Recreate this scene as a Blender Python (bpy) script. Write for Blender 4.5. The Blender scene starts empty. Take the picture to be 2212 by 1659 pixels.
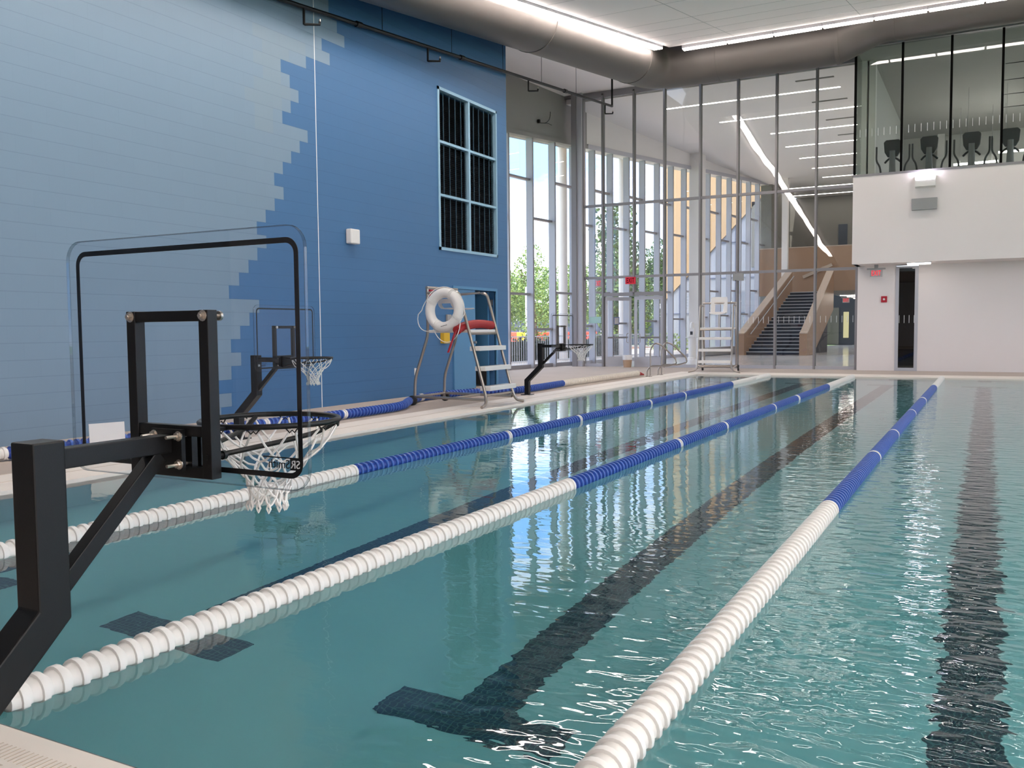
import bpy, bmesh, math, random
from mathutils import Vector, Matrix, Quaternion
random.seed(7)
sc = bpy.context.scene
COL = sc.collection
PI = math.pi
V = Vector
# ------------------------------------------------------------------ camera
cam_d = bpy.data.cameras.new('camera')
cam_d.sensor_width = 36.0
cam_d.sensor_fit = 'HORIZONTAL'
cam_d.lens = 1927.86 / 2212 * 36.0
cam_d.clip_end = 600
cam = bpy.data.objects.new('camera', cam_d)
COL.objects.link(cam)


def _basis():
    f = 1927.8555
    vy = V((2134 - 1106, 702 - 829.5, f)).normalized()
    vx = -V((-2520 - 1106, 744 - 829.5, f)).normalized()
    vz = vx.cross(vy)
    right = V((vx[0], vy[0], vz[0]))
    down = V((vx[1], vy[1], vz[1]))
    fwd = V((vx[2], vy[2], vz[2]))
    return right, -down, fwd


_r, _u, _f = _basis()
M = Matrix((( _r[0], _u[0], -_f[0], 0.0), (_r[1], _u[1], -_f[1], 0.0), (_r[2], _u[2], -_f[2], 1.30), (0, 0, 0, 1)))
cam.matrix_world = M
sc.camera = cam
# ------------------------------------------------------------------ view
sc.view_settings.view_transform = 'Standard'
sc.view_settings.look = 'None'
sc.view_settings.gamma = 1.0
sc.view_settings.use_curve_mapping = False
sc.view_settings.exposure = 0.58
cy = sc.cycles
cy.use_denoising = True
cy.max_bounces = 9
cy.diffuse_bounces = 3
cy.glossy_bounces = 4
cy.transmission_bounces = 8
cy.transparent_max_bounces = 16
cy.volume_bounces = 0
cy.sample_clamp_indirect = 24.0
cy.use_adaptive_sampling = True
cy.adaptive_threshold = 0.03
cy.blur_glossy = 0.3
# ------------------------------------------------------------------ world
world = bpy.data.worlds.new('sky')
sc.world = world
world.use_nodes = True
wn = world.node_tree.nodes
wl = world.node_tree.links
wn.clear()
w_out = wn.new('ShaderNodeOutputWorld')
w_bg = wn.new('ShaderNodeBackground')
w_bg.inputs['Strength'].default_value = 2.5
w_tc = wn.new('ShaderNodeTexCoord')
w_map = wn.new('ShaderNodeMapping')
w_map.inputs['Scale'].default_value = (2.2, 2.2, 5.0)
w_no = wn.new('ShaderNodeTexNoise')
w_no.inputs['Scale'].default_value = 1.6
w_no.inputs['Detail'].default_value = 7
w_no.inputs['Roughness'].default_value = 0.55
w_ramp = wn.new('ShaderNodeValToRGB')
w_ramp.color_ramp.elements[0].position = 0.38
w_ramp.color_ramp.elements[0].color = (0.24, 0.50, 1.0, 1)
w_ramp.color_ramp.elements[1].position = 0.55
w_ramp.color_ramp.elements[1].color = (1.0, 1.0, 1.02, 1)
wl.new(w_tc.outputs['Generated'], w_map.inputs['Vector'])
wl.new(w_map.outputs['Vector'], w_no.inputs['Vector'])
wl.new(w_no.outputs['Fac'], w_ramp.inputs['Fac'])
wl.new(w_ramp.outputs['Color'], w_bg.inputs['Color'])
wl.new(w_bg.outputs['Background'], w_out.inputs['Surface'])
sun_d = bpy.data.lights.new('sun', 'SUN')
sun_d.energy = 3.0
sun_d.angle = 0.01
sun_d.color = (1.0, 0.95, 0.86)
sun = bpy.data.objects.new('sun', sun_d)
COL.objects.link(sun)
sun.location = (0, -40, 60)
sun.rotation_euler = V((-0.03, 0.50, -0.87)).to_track_quat('-Z', 'Y').to_euler()
LAMP = 20.0      # radiance of the strip diffusers

# ------------------------------------------------------------------ materials
MATS = {}


def mat(name, col, rough=0.6, metal=0.0, emit=None, estr=0.0, noise=0.0, nscale=20.0, bump=0.0, spec=0.5, trans=0.0):
    m = bpy.data.materials.new(name)
    m.use_nodes = True
    nt = m.node_tree
    b = nt.nodes['Principled BSDF']
    b.inputs['Base Color'].default_value = (*col, 1)
    b.inputs['Roughness'].default_value = rough
    b.inputs['Metallic'].default_value = metal
    b.inputs['Specular IOR Level'].default_value = spec
    if emit:
        b.inputs['Emission Color'].default_value = (*emit, 1)
        b.inputs['Emission Strength'].default_value = estr
    if noise > 0 or bump > 0:
        tc = nt.nodes.new('ShaderNodeTexCoord')
        no = nt.nodes.new('ShaderNodeTexNoise')
        no.inputs['Scale'].default_value = nscale
        no.inputs['Detail'].default_value = 4
        nt.links.new(tc.outputs['Object'], no.inputs['Vector'])
        if noise > 0:
            mx = nt.nodes.new('ShaderNodeMix')
            mx.data_type = 'RGBA'
            mx.inputs[6].default_value = (*[c * (1 - noise) for c in col], 1)
            mx.inputs[7].default_value = (*[min(1, c * (1 + noise)) for c in col], 1)
            nt.links.new(no.outputs['Fac'], mx.inputs[0])
            nt.links.new(mx.outputs[2], b.inputs['Base Color'])
        if bump > 0:
            bp = nt.nodes.new('ShaderNodeBump')
            bp.inputs['Strength'].default_value = bump
            bp.inputs['Distance'].default_value = 0.01
            nt.links.new(no.outputs['Fac'], bp.inputs['Height'])
            nt.links.new(bp.outputs['Normal'], b.inputs['Normal'])
    MATS[name] = m
    return m


def glass(name, tint, ior=1.45, rough=0.0, wave=0.0):
    m = bpy.data.materials.new(name)
    m.use_nodes = True
    nt = m.node_tree
    nt.nodes.clear()
    out = nt.nodes.new('ShaderNodeOutputMaterial')
    mix = nt.nodes.new('ShaderNodeMixShader')
    tr = nt.nodes.new('ShaderNodeBsdfTransparent')
    tr.inputs['Color'].default_value = (*tint, 1)
    gl = nt.nodes.new('ShaderNodeBsdfGlossy')
    gl.inputs['Roughness'].default_value = rough
    # Schlick reflectance of a thin sheet, the same from both of its faces
    f0 = ((ior - 1) / (ior + 1)) ** 2
    ge = nt.nodes.new('ShaderNodeNewGeometry')
    dp = nt.nodes.new('ShaderNodeVectorMath')
    dp.operation = 'DOT_PRODUCT'
    nt.links.new(ge.outputs['Incoming'], dp.inputs[0])
    nt.links.new(ge.outputs['Normal'], dp.inputs[1])
    ab = nt.nodes.new('ShaderNodeMath')
    ab.operation = 'ABSOLUTE'
    nt.links.new(dp.outputs['Value'], ab.inputs[0])
    om = nt.nodes.new('ShaderNodeMath')
    om.operation = 'SUBTRACT'
    om.inputs[0].default_value = 1.0
    om.use_clamp = True
    nt.links.new(ab.outputs[0], om.inputs[1])
    pw = nt.nodes.new('ShaderNodeMath')
    pw.operation = 'POWER'
    pw.inputs[1].default_value = 5.0
    nt.links.new(om.outputs[0], pw.inputs[0])
    ma = nt.nodes.new('ShaderNodeMath')
    ma.operation = 'MULTIPLY_ADD'
    ma.inputs[1].default_value = 1 - f0
    ma.inputs[2].default_value = f0
    nt.links.new(pw.outputs[0], ma.inputs[0])
    nt.links.new(ma.outputs[0], mix.inputs['Fac'])
    if wave:
        tc = nt.nodes.new('ShaderNodeTexCoord')
        no = nt.nodes.new('ShaderNodeTexNoise')
        no.inputs['Scale'].default_value = 1.1
        no.inputs['Detail'].default_value = 1.0
        nt.links.new(tc.outputs['Object'], no.inputs['Vector'])
        bp = nt.nodes.new('ShaderNodeBump')
        bp.inputs['Strength'].default_value = 1.0
        bp.inputs['Distance'].default_value = wave
        nt.links.new(no.outputs['Fac'], bp.inputs['Height'])
        nt.links.new(bp.outputs['Normal'], gl.inputs['Normal'])
    nt.links.new(tr.outputs['BSDF'], mix.inputs[1])
    nt.links.new(gl.outputs['BSDF'], mix.inputs[2])
    nt.links.new(mix.outputs['Shader'], out.inputs['Surface'])
    MATS[name] = m
    return m


def emission(name, col, strength):
    m = bpy.data.materials.new(name)
    m.use_nodes = True
    nt = m.node_tree
    nt.nodes.clear()
    out = nt.nodes.new('ShaderNodeOutputMaterial')
    e = nt.nodes.new('ShaderNodeEmission')
    e.inputs['Color'].default_value = (*col, 1)
    e.inputs['Strength'].default_value = strength
    nt.links.new(e.outputs['Emission'], out.inputs['Surface'])
    MATS[name] = m
    return m


COURSE = 0.2012
Z0 = -0.019


def block_paint(name, col):
    """painted concrete block in running bond on the X = const wall (pattern from object y, z)"""
    m = bpy.data.materials.new(name)
    m.use_nodes = True
    nt = m.node_tree
    b = nt.nodes['Principled BSDF']
    b.inputs['Roughness'].default_value = 0.42
    b.inputs['Specular IOR Level'].default_value = 0.35
    tc = nt.nodes.new('ShaderNodeTexCoord')
    sx = nt.nodes.new('ShaderNodeSeparateXYZ')
    cx_ = nt.nodes.new('ShaderNodeCombineXYZ')
    a1 = nt.nodes.new('ShaderNodeMath')
    a1.operation = 'ADD'
    a1.inputs[1].default_value = 40.64 - 0.073
    a2 = nt.nodes.new('ShaderNodeMath')
    a2.operation = 'ADD'
    a2.inputs[1].default_value = -Z0 + COURSE * 10
    br = nt.nodes.new('ShaderNodeTexBrick')
    br.inputs['Scale'].default_value = 1.0
    br.inputs['Brick Width'].default_value = 0.4064
    br.inputs['Row Height'].default_value = COURSE
    br.inputs['Mortar Size'].default_value = 0.004
    br.inputs['Mortar Smooth'].default_value = 0.6
    br.inputs['Bias'].default_value = 0.0
    br.offset = 0.5
    br.inputs['Color1'].default_value = (*col, 1)
    br.inputs['Color2'].default_value = (*[c * 0.985 for c in col], 1)
    br.inputs['Mortar'].default_value = (*[c * 0.955 for c in col], 1)
    nt.links.new(tc.outputs['Object'], sx.inputs[0])
    nt.links.new(sx.outputs['Y'], a1.inputs[0])
    nt.links.new(sx.outputs['Z'], a2.inputs[0])
    nt.links.new(a1.outputs[0], cx_.inputs['X'])
    nt.links.new(a2.outputs[0], cx_.inputs['Y'])
    nt.links.new(cx_.outputs[0], br.inputs['Vector'])
    b2 = nt.nodes.new('ShaderNodeTexBrick')
    b2.inputs['Scale'].default_value = 1.0
    b2.inputs['Brick Width'].default_value = 500.0
    b2.inputs['Row Height'].default_value = COURSE
    b2.inputs['Mortar Size'].default_value = 0.004
    b2.inputs['Mortar Smooth'].default_value = 0.6
    b2.inputs['Color1'].default_value = (1, 1, 1, 1)
    b2.inputs['Color2'].default_value = (1, 1, 1, 1)
    b2.inputs['Mortar'].default_value = (0.80, 0.80, 0.82, 1)
    nt.links.new(cx_.outputs[0], b2.inputs['Vector'])
    mm = nt.nodes.new('ShaderNodeMix')
    mm.data_type = 'RGBA'
    mm.blend_type = 'MULTIPLY'
    mm.inputs[0].default_value = 1.0
    nt.links.new(br.outputs['Color'], mm.inputs[6])
    nt.links.new(b2.outputs['Color'], mm.inputs[7])
    nt.links.new(mm.outputs[2], b.inputs['Base Color'])
    no = nt.nodes.new('ShaderNodeTexNoise')
    no.inputs['Scale'].default_value = 60
    nt.links.new(tc.outputs['Object'], no.inputs['Vector'])
    sb = nt.nodes.new('ShaderNodeMath')
    sb.operation = 'MULTIPLY_ADD'
    sb.inputs[1].default_value = -1.0
    nt.links.new(b2.outputs['Fac'], sb.inputs[0])
    n2 = nt.nodes.new('ShaderNodeMath')
    n2.operation = 'MULTIPLY'
    n2.inputs[1].default_value = 0.25
    nt.links.new(no.outputs['Fac'], n2.inputs[0])
    nt.links.new(n2.outputs[0], sb.inputs[2])
    bp = nt.nodes.new('ShaderNodeBump')
    bp.inputs['Strength'].default_value = 0.18
    bp.inputs['Distance'].default_value = 0.006
    nt.links.new(sb.outputs[0], bp.inputs['Height'])
    nt.links.new(bp.outputs['Normal'], b.inputs['Normal'])
    MATS[name] = m
    return m


def tiles(name, c1, c2, mortar, size, rough=0.3, msize=0.006):
    m = bpy.data.materials.new(name)
    m.use_nodes = True
    nt = m.node_tree
    b = nt.nodes['Principled BSDF']
    b.inputs['Roughness'].default_value = rough
    tc = nt.nodes.new('ShaderNodeTexCoord')
    br = nt.nodes.new('ShaderNodeTexBrick')
    br.offset = 0.0
    br.inputs['Scale'].default_value = 1.0
    br.inputs['Brick Width'].default_value = size
    br.inputs['Row Height'].default_value = size
    br.inputs['Mortar Size'].default_value = msize
    br.inputs['Color1'].default_value = (*c1, 1)
    br.inputs['Color2'].default_value = (*c2, 1)
    br.inputs['Mortar'].default_value = (*mortar, 1)
    nt.links.new(tc.outputs['Object'], br.inputs['Vector'])
    nt.links.new(br.outputs['Color'], b.inputs['Base Color'])
    MATS[name] = m
    return m


block_paint('light_blue_block', (0.205, 0.298, 0.40))
block_paint('pale_blue_block', (0.217, 0.303, 0.385))
block_paint('mid_blue_block', (0.058, 0.165, 0.345))
mat('blue_paint', (0.075, 0.225, 0.43), 0.4)
mat('door_blue', (0.085, 0.25, 0.46), 0.4)
mat('deck', (0.50, 0.42, 0.365), 0.75, noise=0.10, nscale=1.3, bump=0.12)
mat('terrazzo', (0.70, 0.69, 0.70), 0.12, noise=0.04, nscale=2.0)
mat('coping', (0.86, 0.78, 0.71), 0.55, noise=0.05, nscale=3.0)
mat('coping_slot', (0.60, 0.50, 0.42), 0.7)
mat('gap_grey', (0.16, 0.155, 0.155), 0.7)
mat('plaster', (0.40, 0.50, 0.50), 0.6, noise=0.03, nscale=0.7)
tiles('lane_tile', (0.006, 0.012, 0.035), (0.012, 0.022, 0.05), (0.06, 0.11, 0.12), 0.032, msize=0.0028)
mat('white_wall', (0.84, 0.775, 0.765), 0.6, noise=0.015, nscale=1.0)
mat('white_ceiling', (0.90, 0.845, 0.835), 0.7)
mat('bulkhead_shade_grey', (0.30, 0.29, 0.28), 0.7)  # dim pool-side light put into the colour; the lobby bulkhead is near white
mat('lobby_white', (0.84, 0.81, 0.79), 0.7)
mat('deck_above', (0.05, 0.048, 0.047), 0.8)
mat('duct_metal', (0.13, 0.115, 0.108), 0.5, metal=0.2)
mat('aluminium', (0.30, 0.285, 0.30), 0.42, metal=0.3)
mat('aluminium_light', (0.50, 0.50, 0.55), 0.42, metal=0.2)
mat('fin_white', (0.52, 0.53, 0.60), 0.5)
mat('black_joint', (0.004, 0.004, 0.004), 0.9, spec=0.05)
mat('black_steel', (0.0055, 0.0055, 0.006), 0.42, bump=0.04, nscale=300, spec=0.35)
mat('black_line', (0.004, 0.004, 0.005), 0.4)
mat('stainless', (0.40, 0.36, 0.33), 0.28, metal=0.9)
mat('bolt_metal', (0.62, 0.56, 0.50), 0.3, metal=0.9)
mat('white_plastic', (0.83, 0.80, 0.78), 0.4)
mat('net_white', (0.85, 0.83, 0.81), 0.7)
mat('float_white', (0.88, 0.85, 0.82), 0.35)
mat('float_cream', (0.80, 0.74, 0.66), 0.5, noise=0.08, nscale=12)
mat('float_blue', (0.010, 0.045, 0.30), 0.3)
mat('float_rim', (0.05, 0.13, 0.48), 0.3)
mat('cable_dark', (0.03, 0.035, 0.04), 0.5)
mat('red_foam', (0.40, 0.012, 0.018), 0.45)
mat('red_device', (0.45, 0.01, 0.03), 0.4)
mat('yellow_device', (0.75, 0.45, 0.03), 0.5)
mat('grey_device', (0.33, 0.33, 0.33), 0.5)
mat('rubber', (0.03, 0.03, 0.032), 0.7)
mat('louver_dark', (0.010, 0.014, 0.022), 0.5)
mat('louver_frame', (0.30, 0.50, 0.66), 0.45)
mat('louver_rib', (0.02, 0.06, 0.10), 0.5)
mat('joint_white', (0.80, 0.82, 0.84), 0.5)
mat('wood_panel', (0.36, 0.225, 0.14), 0.45, noise=0.10, nscale=1.2)
mat('wood_cap', (0.50, 0.40, 0.32), 0.45)
mat('step_dark', (0.012, 0.016, 0.03), 0.6)
mat('nosing', (0.55, 0.57, 0.60), 0.4)
mat('dark_wall', (0.20, 0.195, 0.175), 0.7)
mat('dark_blue_wall', (0.05, 0.065, 0.09), 0.6)
mat('gym_grey', (0.55, 0.54, 0.52), 0.7)
mat('gym_floor', (0.12, 0.12, 0.12), 0.7)
mat('machine_dark', (0.025, 0.025, 0.028), 0.5)
mat('machine_grey', (0.20, 0.20, 0.205), 0.5)
mat('bin_tan', (0.45, 0.30, 0.20), 0.6)
mat('teal_card', (0.45, 0.70, 0.68), 0.6)
mat('sign_blue', (0.10, 0.14, 0.35), 0.5)
mat('sign_paper', (0.45, 0.44, 0.45), 0.6)
mat('tan_panel', (0.56, 0.37, 0.205), 0.6)
mat('ext_concrete', (0.62, 0.55, 0.50), 0.8)
mat('grass', (0.20, 0.30, 0.07), 0.9, noise=0.3, nscale=0.5)
mat('mulch', (0.42, 0.20, 0.12), 0.9, noise=0.2, nscale=3)
mat('hedge_leaf', (0.022, 0.040, 0.024), 0.8)
mat('leaf_light', (0.25, 0.34, 0.085), 0.7)
mat('leaf_mid', (0.135, 0.22, 0.07), 0.7)
mat('leaf_dark', (0.07, 0.13, 0.065), 0.7)
mat('bark', (0.16, 0.11, 0.08), 0.9)
mat('fence_white', (0.75, 0.76, 0.80), 0.5)
mat('far_fence', (0.13, 0.15, 0.24), 0.8)
mat('orange_plastic', (0.85, 0.12, 0.06), 0.5)
mat('yellow_plastic', (0.85, 0.55, 0.03), 0.5)
mat('column_white', (0.78, 0.72, 0.69), 0.6)
mat('wing_glass', (0.36, 0.37, 0.42), 0.2, metal=0.1)
glass('pane', (0.955, 0.955, 0.95), 1.5, wave=0.0035)
glass('pane_clear', (0.97, 0.98, 0.985))
glass('gym_pane', (0.80, 0.83, 0.81), 1.5)
glass('acrylic', (0.955, 0.965, 0.98), 1.35)
glass('dark_pane', (0.10, 0.11, 0.11), 1.6)
glass('acrylic_edge', (0.62, 0.66, 0.68), 1.75)
emission('strip_lamp', (1.0, 0.89, 0.82), LAMP)
emission('added_panel_lamp', (1.0, 0.93, 0.88), 15.0)
emission('lobby_lamp', (1.0, 0.91, 0.83), 17.0)
emission('gym_lamp', (1.0, 0.93, 0.88), 22.0)
emission('soffit_lamp', (1.0, 0.93, 0.86), 6.0)
emission('led_white', (0.90, 0.84, 1.0), 35.0)
emission('exit_red', (1.0, 0.02, 0.04), 0.9)
mat('exit_case', (0.50, 0.01, 0.03), 0.4, emit=(1.0, 0.02, 0.05), estr=0.12)
emission('hall_daylight', (0.85, 0.80, 0.45), 0.55)


def water_material():
    m = bpy.data.materials.new('water')
    m.use_nodes = True
    nt = m.node_tree
    nt.nodes.clear()
    out = nt.nodes.new('ShaderNodeOutputMaterial')
    g = nt.nodes.new('ShaderNodeBsdfGlass')
    g.inputs['IOR'].default_value = 1.333
    g.inputs['Roughness'].default_value = 0.0
    tc = nt.nodes.new('ShaderNodeTexCoord')
    # long swell + short ripples, stretched across the pool
    mp = nt.nodes.new('ShaderNodeMapping')
    mp.inputs['Scale'].default_value = (0.75, 1.5, 1.0)
    mp.inputs['Rotation'].default_value = (0, 0, 0.15)
    n1 = nt.nodes.new('ShaderNodeTexNoise')
    n1.inputs['Scale'].default_value = 4.5
    n1.inputs['Detail'].default_value = 2.0
    n1.inputs['Distortion'].default_value = 0.4
    n2 = nt.nodes.new('ShaderNodeTexNoise')
    n2.inputs['Scale'].default_value = 7.0
    n2.inputs['Detail'].default_value = 1.5
    n2.inputs['Distortion'].default_value = 0.3
    nt.links.new(tc.outputs['Object'], mp.inputs['Vector'])
    nt.links.new(mp.outputs['Vector'], n1.inputs['Vector'])
    nt.links.new(mp.outputs['Vector'], n2.inputs['Vector'])
    # the inflow side (+X) of the pool is more agitated
    sx = nt.nodes.new('ShaderNodeSeparateXYZ')
    nt.links.new(tc.outputs['Object'], sx.inputs[0])
    mr = nt.nodes.new('ShaderNodeMapRange')
    mr.interpolation_type = 'SMOOTHSTEP'
    mr.inputs['From Min'].default_value = -2.4
    mr.inputs['From Max'].default_value = 0.4
    mr.inputs['To Min'].default_value = 0.10
    mr.inputs['To Max'].default_value = 2.1
    nt.links.new(sx.outputs['X'], mr.inputs['Value'])
    mul = nt.nodes.new('ShaderNodeMath')
    mul.operation = 'MULTIPLY'
    nt.links.new(n2.outputs['Fac'], mul.inputs[0])
    nt.links.new(mr.outputs['Result'], mul.inputs[1])
    mad = nt.nodes.new('ShaderNodeMath')
    mad.operation = 'MULTIPLY_ADD'
    mad.inputs[1].default_value = 0.9
    nt.links.new(mul.outputs[0], mad.inputs[0])
    m1 = nt.nodes.new('ShaderNodeMapRange')
    m1.inputs['From Min'].default_value = -2.4
    m1.inputs['From Max'].default_value = 0.4
    m1.inputs['To Min'].default_value = 0.24
    m1.inputs['To Max'].default_value = 0.9
    nt.links.new(sx.outputs['X'], m1.inputs['Value'])
    mu1 = nt.nodes.new('ShaderNodeMath')
    mu1.operation = 'MULTIPLY'
    nt.links.new(n1.outputs['Fac'], mu1.inputs[0])
    nt.links.new(m1.outputs['Result'], mu1.inputs[1])
    nt.links.new(mu1.outputs[0], mad.inputs[2])
    bp = nt.nodes.new('ShaderNodeBump')
    bp.inputs['Strength'].default_value = 1.0
    bp.inputs['Distance'].default_value = 0.008
    nt.links.new(mad.outputs[0], bp.inputs['Height'])
    nt.links.new(bp.outputs['Normal'], g.inputs['Normal'])
    va = nt.nodes.new('ShaderNodeVolumeAbsorption')
    va.inputs['Color'].default_value = (0.30, 0.86, 0.90, 1)
    va.inputs['Density'].default_value = 0.5
    nt.links.new(g.outputs['BSDF'], out.inputs['Surface'])
    nt.links.new(va.outputs['Volume'], out.inputs['Volume'])
    MATS['water'] = m


water_material()


# ------------------------------------------------------------------ mesh helpers
def frame_of(d, up=(0, 0, 1)):
    d = V(d).normalized()
    up = V(up)
    if abs(d.dot(up)) > 0.999:
        up = V((0, 1, 0))
    s = d.cross(up).normalized()
    t = s.cross(d).normalized()
    return s, t


class MB:
    def __init__(self):
        self.v = []
        self.f = []
        self.mi = []
        self.cur = 0

    def face(self, *ids):
        self.f.append(ids)
        self.mi.append(self.cur)

    def poly(self, pts):
        n = len(self.v)
        self.v += [tuple(p) for p in pts]
        self.face(*range(n, n + len(pts)))

    def hexa(self, p):
        """8 points: bottom ring 0-3 (ccw from above), top ring 4-7"""
        n = len(self.v)
        self.v += [tuple(q) for q in p]
        for a in ((3, 2, 1, 0), (4, 5, 6, 7), (0, 1, 5, 4), (1, 2, 6, 5), (2, 3, 7, 6), (3, 0, 4, 7)):
            self.face(*[n + i for i in a])

    def box(self, x0, x1, y0, y1, z0, z1):
        self.hexa([(x0, y0, z0), (x1, y0, z0), (x1, y1, z0), (x0, y1, z0), (x0, y0, z1), (x1, y0, z1), (x1, y1, z1), (x0, y1, z1)])
        return self

    def bar(self, a, b, w, h, up=(0, 0, 1)):
        a = V(a)
        b = V(b)
        s, t = frame_of(b - a, up)
        s = s * (w / 2)
        t = t * (h / 2)
        self.hexa([a - s - t, b - s - t, b + s - t, a + s - t, a - s + t, b - s + t, b + s + t, a + s + t])
        return self

    def ring(self, c, s, t, r, n):
        i0 = len(self.v)
        for k in range(n):
            a = 2 * PI * k / n
            self.v.append(tuple(c + s * (r * math.cos(a)) + t * (r * math.sin(a))))
        return i0

    def tube(self, pts, r, n=8, closed=False, cap=True):
        pts = [V(p) for p in pts]
        m = len(pts)
        rr = r if isinstance(r, (list, tuple)) else [r] * m
        rings = []
        d0 = (pts[1] - pts[0]).normalized()
        s, t = frame_of(d0)
        prev = d0
        for i in range(m):
            if closed:
                d = (pts[(i + 1) % m] - pts[i - 1]).normalized()
            elif i == 0:
                d = d0
            elif i == m - 1:
                d = (pts[i] - pts[i - 1]).normalized()
            else:
                d = (pts[i + 1] - pts[i]).normalized() + (pts[i] - pts[i - 1]).normalized()
                d = d.normalized() if d.length > 1e-6 else prev
            q = prev.rotation_difference(d)
            s = q @ s
            t = q @ t
            prev = d
            rings.append(self.ring(pts[i], s, t, rr[i], n))
        for i in range(m if closed else m - 1):
            a = rings[i]
            b = rings[(i + 1) % m]
            for k in range(n):
                k2 = (k + 1) % n
                self.face(a + k, a + k2, b + k2, b + k)
        if cap and not closed:
            self.face(*[rings[0] + k for k in range(n - 1, -1, -1)])
            self.face(*[rings[-1] + k for k in range(n)])
        return self

    def lathe(self, prof, n=16, o=(0, 0, 0), axis=(0, 0, 1)):
        """prof = [(r, h)...] along axis"""
        ax = V(axis).normalized()
        s, t = frame_of(ax)
        o = V(o)
        rings = [self.ring(o + ax * h, s, t, max(r, 1e-5), n) for r, h in prof]
        for i in range(len(rings) - 1):
            a, b = rings[i], rings[i + 1]
            for k in range(n):
                k2 = (k + 1) % n
                self.face(a + k, a + k2, b + k2, b + k)
        if prof[0][0] > 1e-4:
            self.face(*[rings[0] + k for k in range(n - 1, -1, -1)])
        if prof[-1][0] > 1e-4:
            self.face(*[rings[-1] + k for k in range(n)])
        return self

    def prism(self, poly, vec):
        """extrude a planar polygon along vec"""
        vec = V(vec)
        n = len(self.v)
        m = len(poly)
        self.v += [tuple(p) for p in poly]
        self.v += [tuple(V(p) + vec) for p in poly]
        self.face(*range(n + m - 1, n - 1, -1))
        self.face(*range(n + m, n + 2 * m))
        for k in range(m):
            k2 = (k + 1) % m
            self.face(n + k, n + k2, n + m + k2, n + m + k)
        return self

    def build(self, name, mats, parent=None, smooth=False, bevel=0.0, angle=38):
        me = bpy.data.meshes.new(name)
        me.from_pydata(self.v, [], self.f)
        for m in (mats if isinstance(mats, (list, tuple)) else [mats]):
            me.materials.append(MATS[m])
        if any(self.mi):
            me.polygons.foreach_set('material_index', self.mi)
        bm = bmesh.new()
        bm.from_mesh(me)
        bmesh.ops.recalc_face_normals(bm, faces=bm.faces)
        bm.to_mesh(me)
        bm.free()
        if smooth:
            me.polygons.foreach_set('use_smooth', [True] * len(me.polygons))
            me.set_sharp_from_angle(angle=math.radians(angle))
        ob = bpy.data.objects.new(name, me)
        COL.objects.link(ob)
        if parent:
            ob.parent = parent
        if bevel:
            bv = ob.modifiers.new('bevel', 'BEVEL')
            bv.width = bevel
            bv.segments = 2
            bv.limit_method = 'ANGLE'
        return ob


def tag(o, label=None, cat=None, group=None, kind=None):
    if label:
        o['label'] = label
    if cat:
        o['category'] = cat
    if group:
        o['group'] = group
    if kind:
        o['kind'] = kind
    return o


def thing(name, label, cat, group=None, loc=(0, 0, 0), rz=0.0):
    o = bpy.data.objects.new(name, None)
    o.empty_display_size = 0.1
    COL.objects.link(o)
    o.location = loc
    o.rotation_euler = (0, 0, rz)
    return tag(o, label, cat, group)


def struct(mb, name, m, parent=None, **k):
    o = mb.build(name, m, parent, **k)
    if not parent:
        o['kind'] = 'structure'
    return o


def sroot(name):
    o = bpy.data.objects.new(name, None)
    COL.objects.link(o)
    o['kind'] = 'structure'
    return o


def kids(o):
    return [c for c in bpy.data.objects if c.parent == o]


def rebase(root, b):
    """move a thing's origin to its base point without moving its parts"""
    b = V(b)
    T = Matrix.Translation(-b)

    def rec(o):
        for c in kids(o):
            if c.type == 'MESH' and c.data.users == 1:
                c.data.transform(T)
            elif c.type == 'MESH':
                c.location = c.location - b
            rec(c)
    rec(root)
    root.location = b
    return root


def copy_tree(o, parent=None):
    c = o.copy()
    COL.objects.link(c)
    if parent:
        c.parent = parent
    for ch in kids(o):
        copy_tree(ch, c)
    return c


def single(ob, base):
    """mesh built in world coordinates -> origin at base"""
    b = V(base)
    ob.data.transform(Matrix.Translation(-b))
    ob.location = b
    return ob


def arc(c, r, a0, a1, n, s, t):
    c, s, t = V(c), V(s), V(t)
    return [c + s * (r * math.cos(a0 + (a1 - a0) * i / n)) + t * (r * math.sin(a0 + (a1 - a0) * i / n)) for i in range(n + 1)]


def fillet(pts, r, n=5):
    """round the corners of a polyline"""
    pts = [V(p) for p in pts]
    out = [pts[0]]
    rs = r if isinstance(r, (list, tuple)) else [r] * len(pts)
    for i in range(1, len(pts) - 1):
        p = pts[i]
        a = (pts[i - 1] - p)
        b = (pts[i + 1] - p)
        d = min(rs[i], a.length * 0.49, b.length * 0.49)
        A = p + a.normalized() * d
        B = p + b.normalized() * d
        for k in range(n + 1):
            u = k / n
            out.append(A * (1 - u) ** 2 + p * (2 * u * (1 - u)) + B * u ** 2)
    out.append(pts[-1])
    return out


def text_mesh(name, body, size, m, parent, matrix, depth=0.002, align='CENTER'):
    cu = bpy.data.curves.new(name, 'FONT')
    cu.body = body
    cu.size = size
    cu.extrude = depth
    cu.align_x = align
    cu.align_y = 'CENTER'
    tmp = bpy.data.objects.new(name + '_curve', cu)
    COL.objects.link(tmp)
    dg = bpy.context.evaluated_depsgraph_get()
    me = bpy.data.meshes.new_from_object(tmp.evaluated_get(dg))
    bpy.data.objects.remove(tmp)
    me.materials.clear()
    me.materials.append(MATS[m])
    me.transform(matrix)
    me.name = name
    ob = bpy.data.objects.new(name, me)
    COL.objects.link(ob)
    if parent:
        ob.parent = parent
    return ob


# façade line (skewed 6.1 degrees to the pool axis)
def FX(y, off=0.0):
    return -13.59 + off + 0.107 * (y - 25.33)


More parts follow.
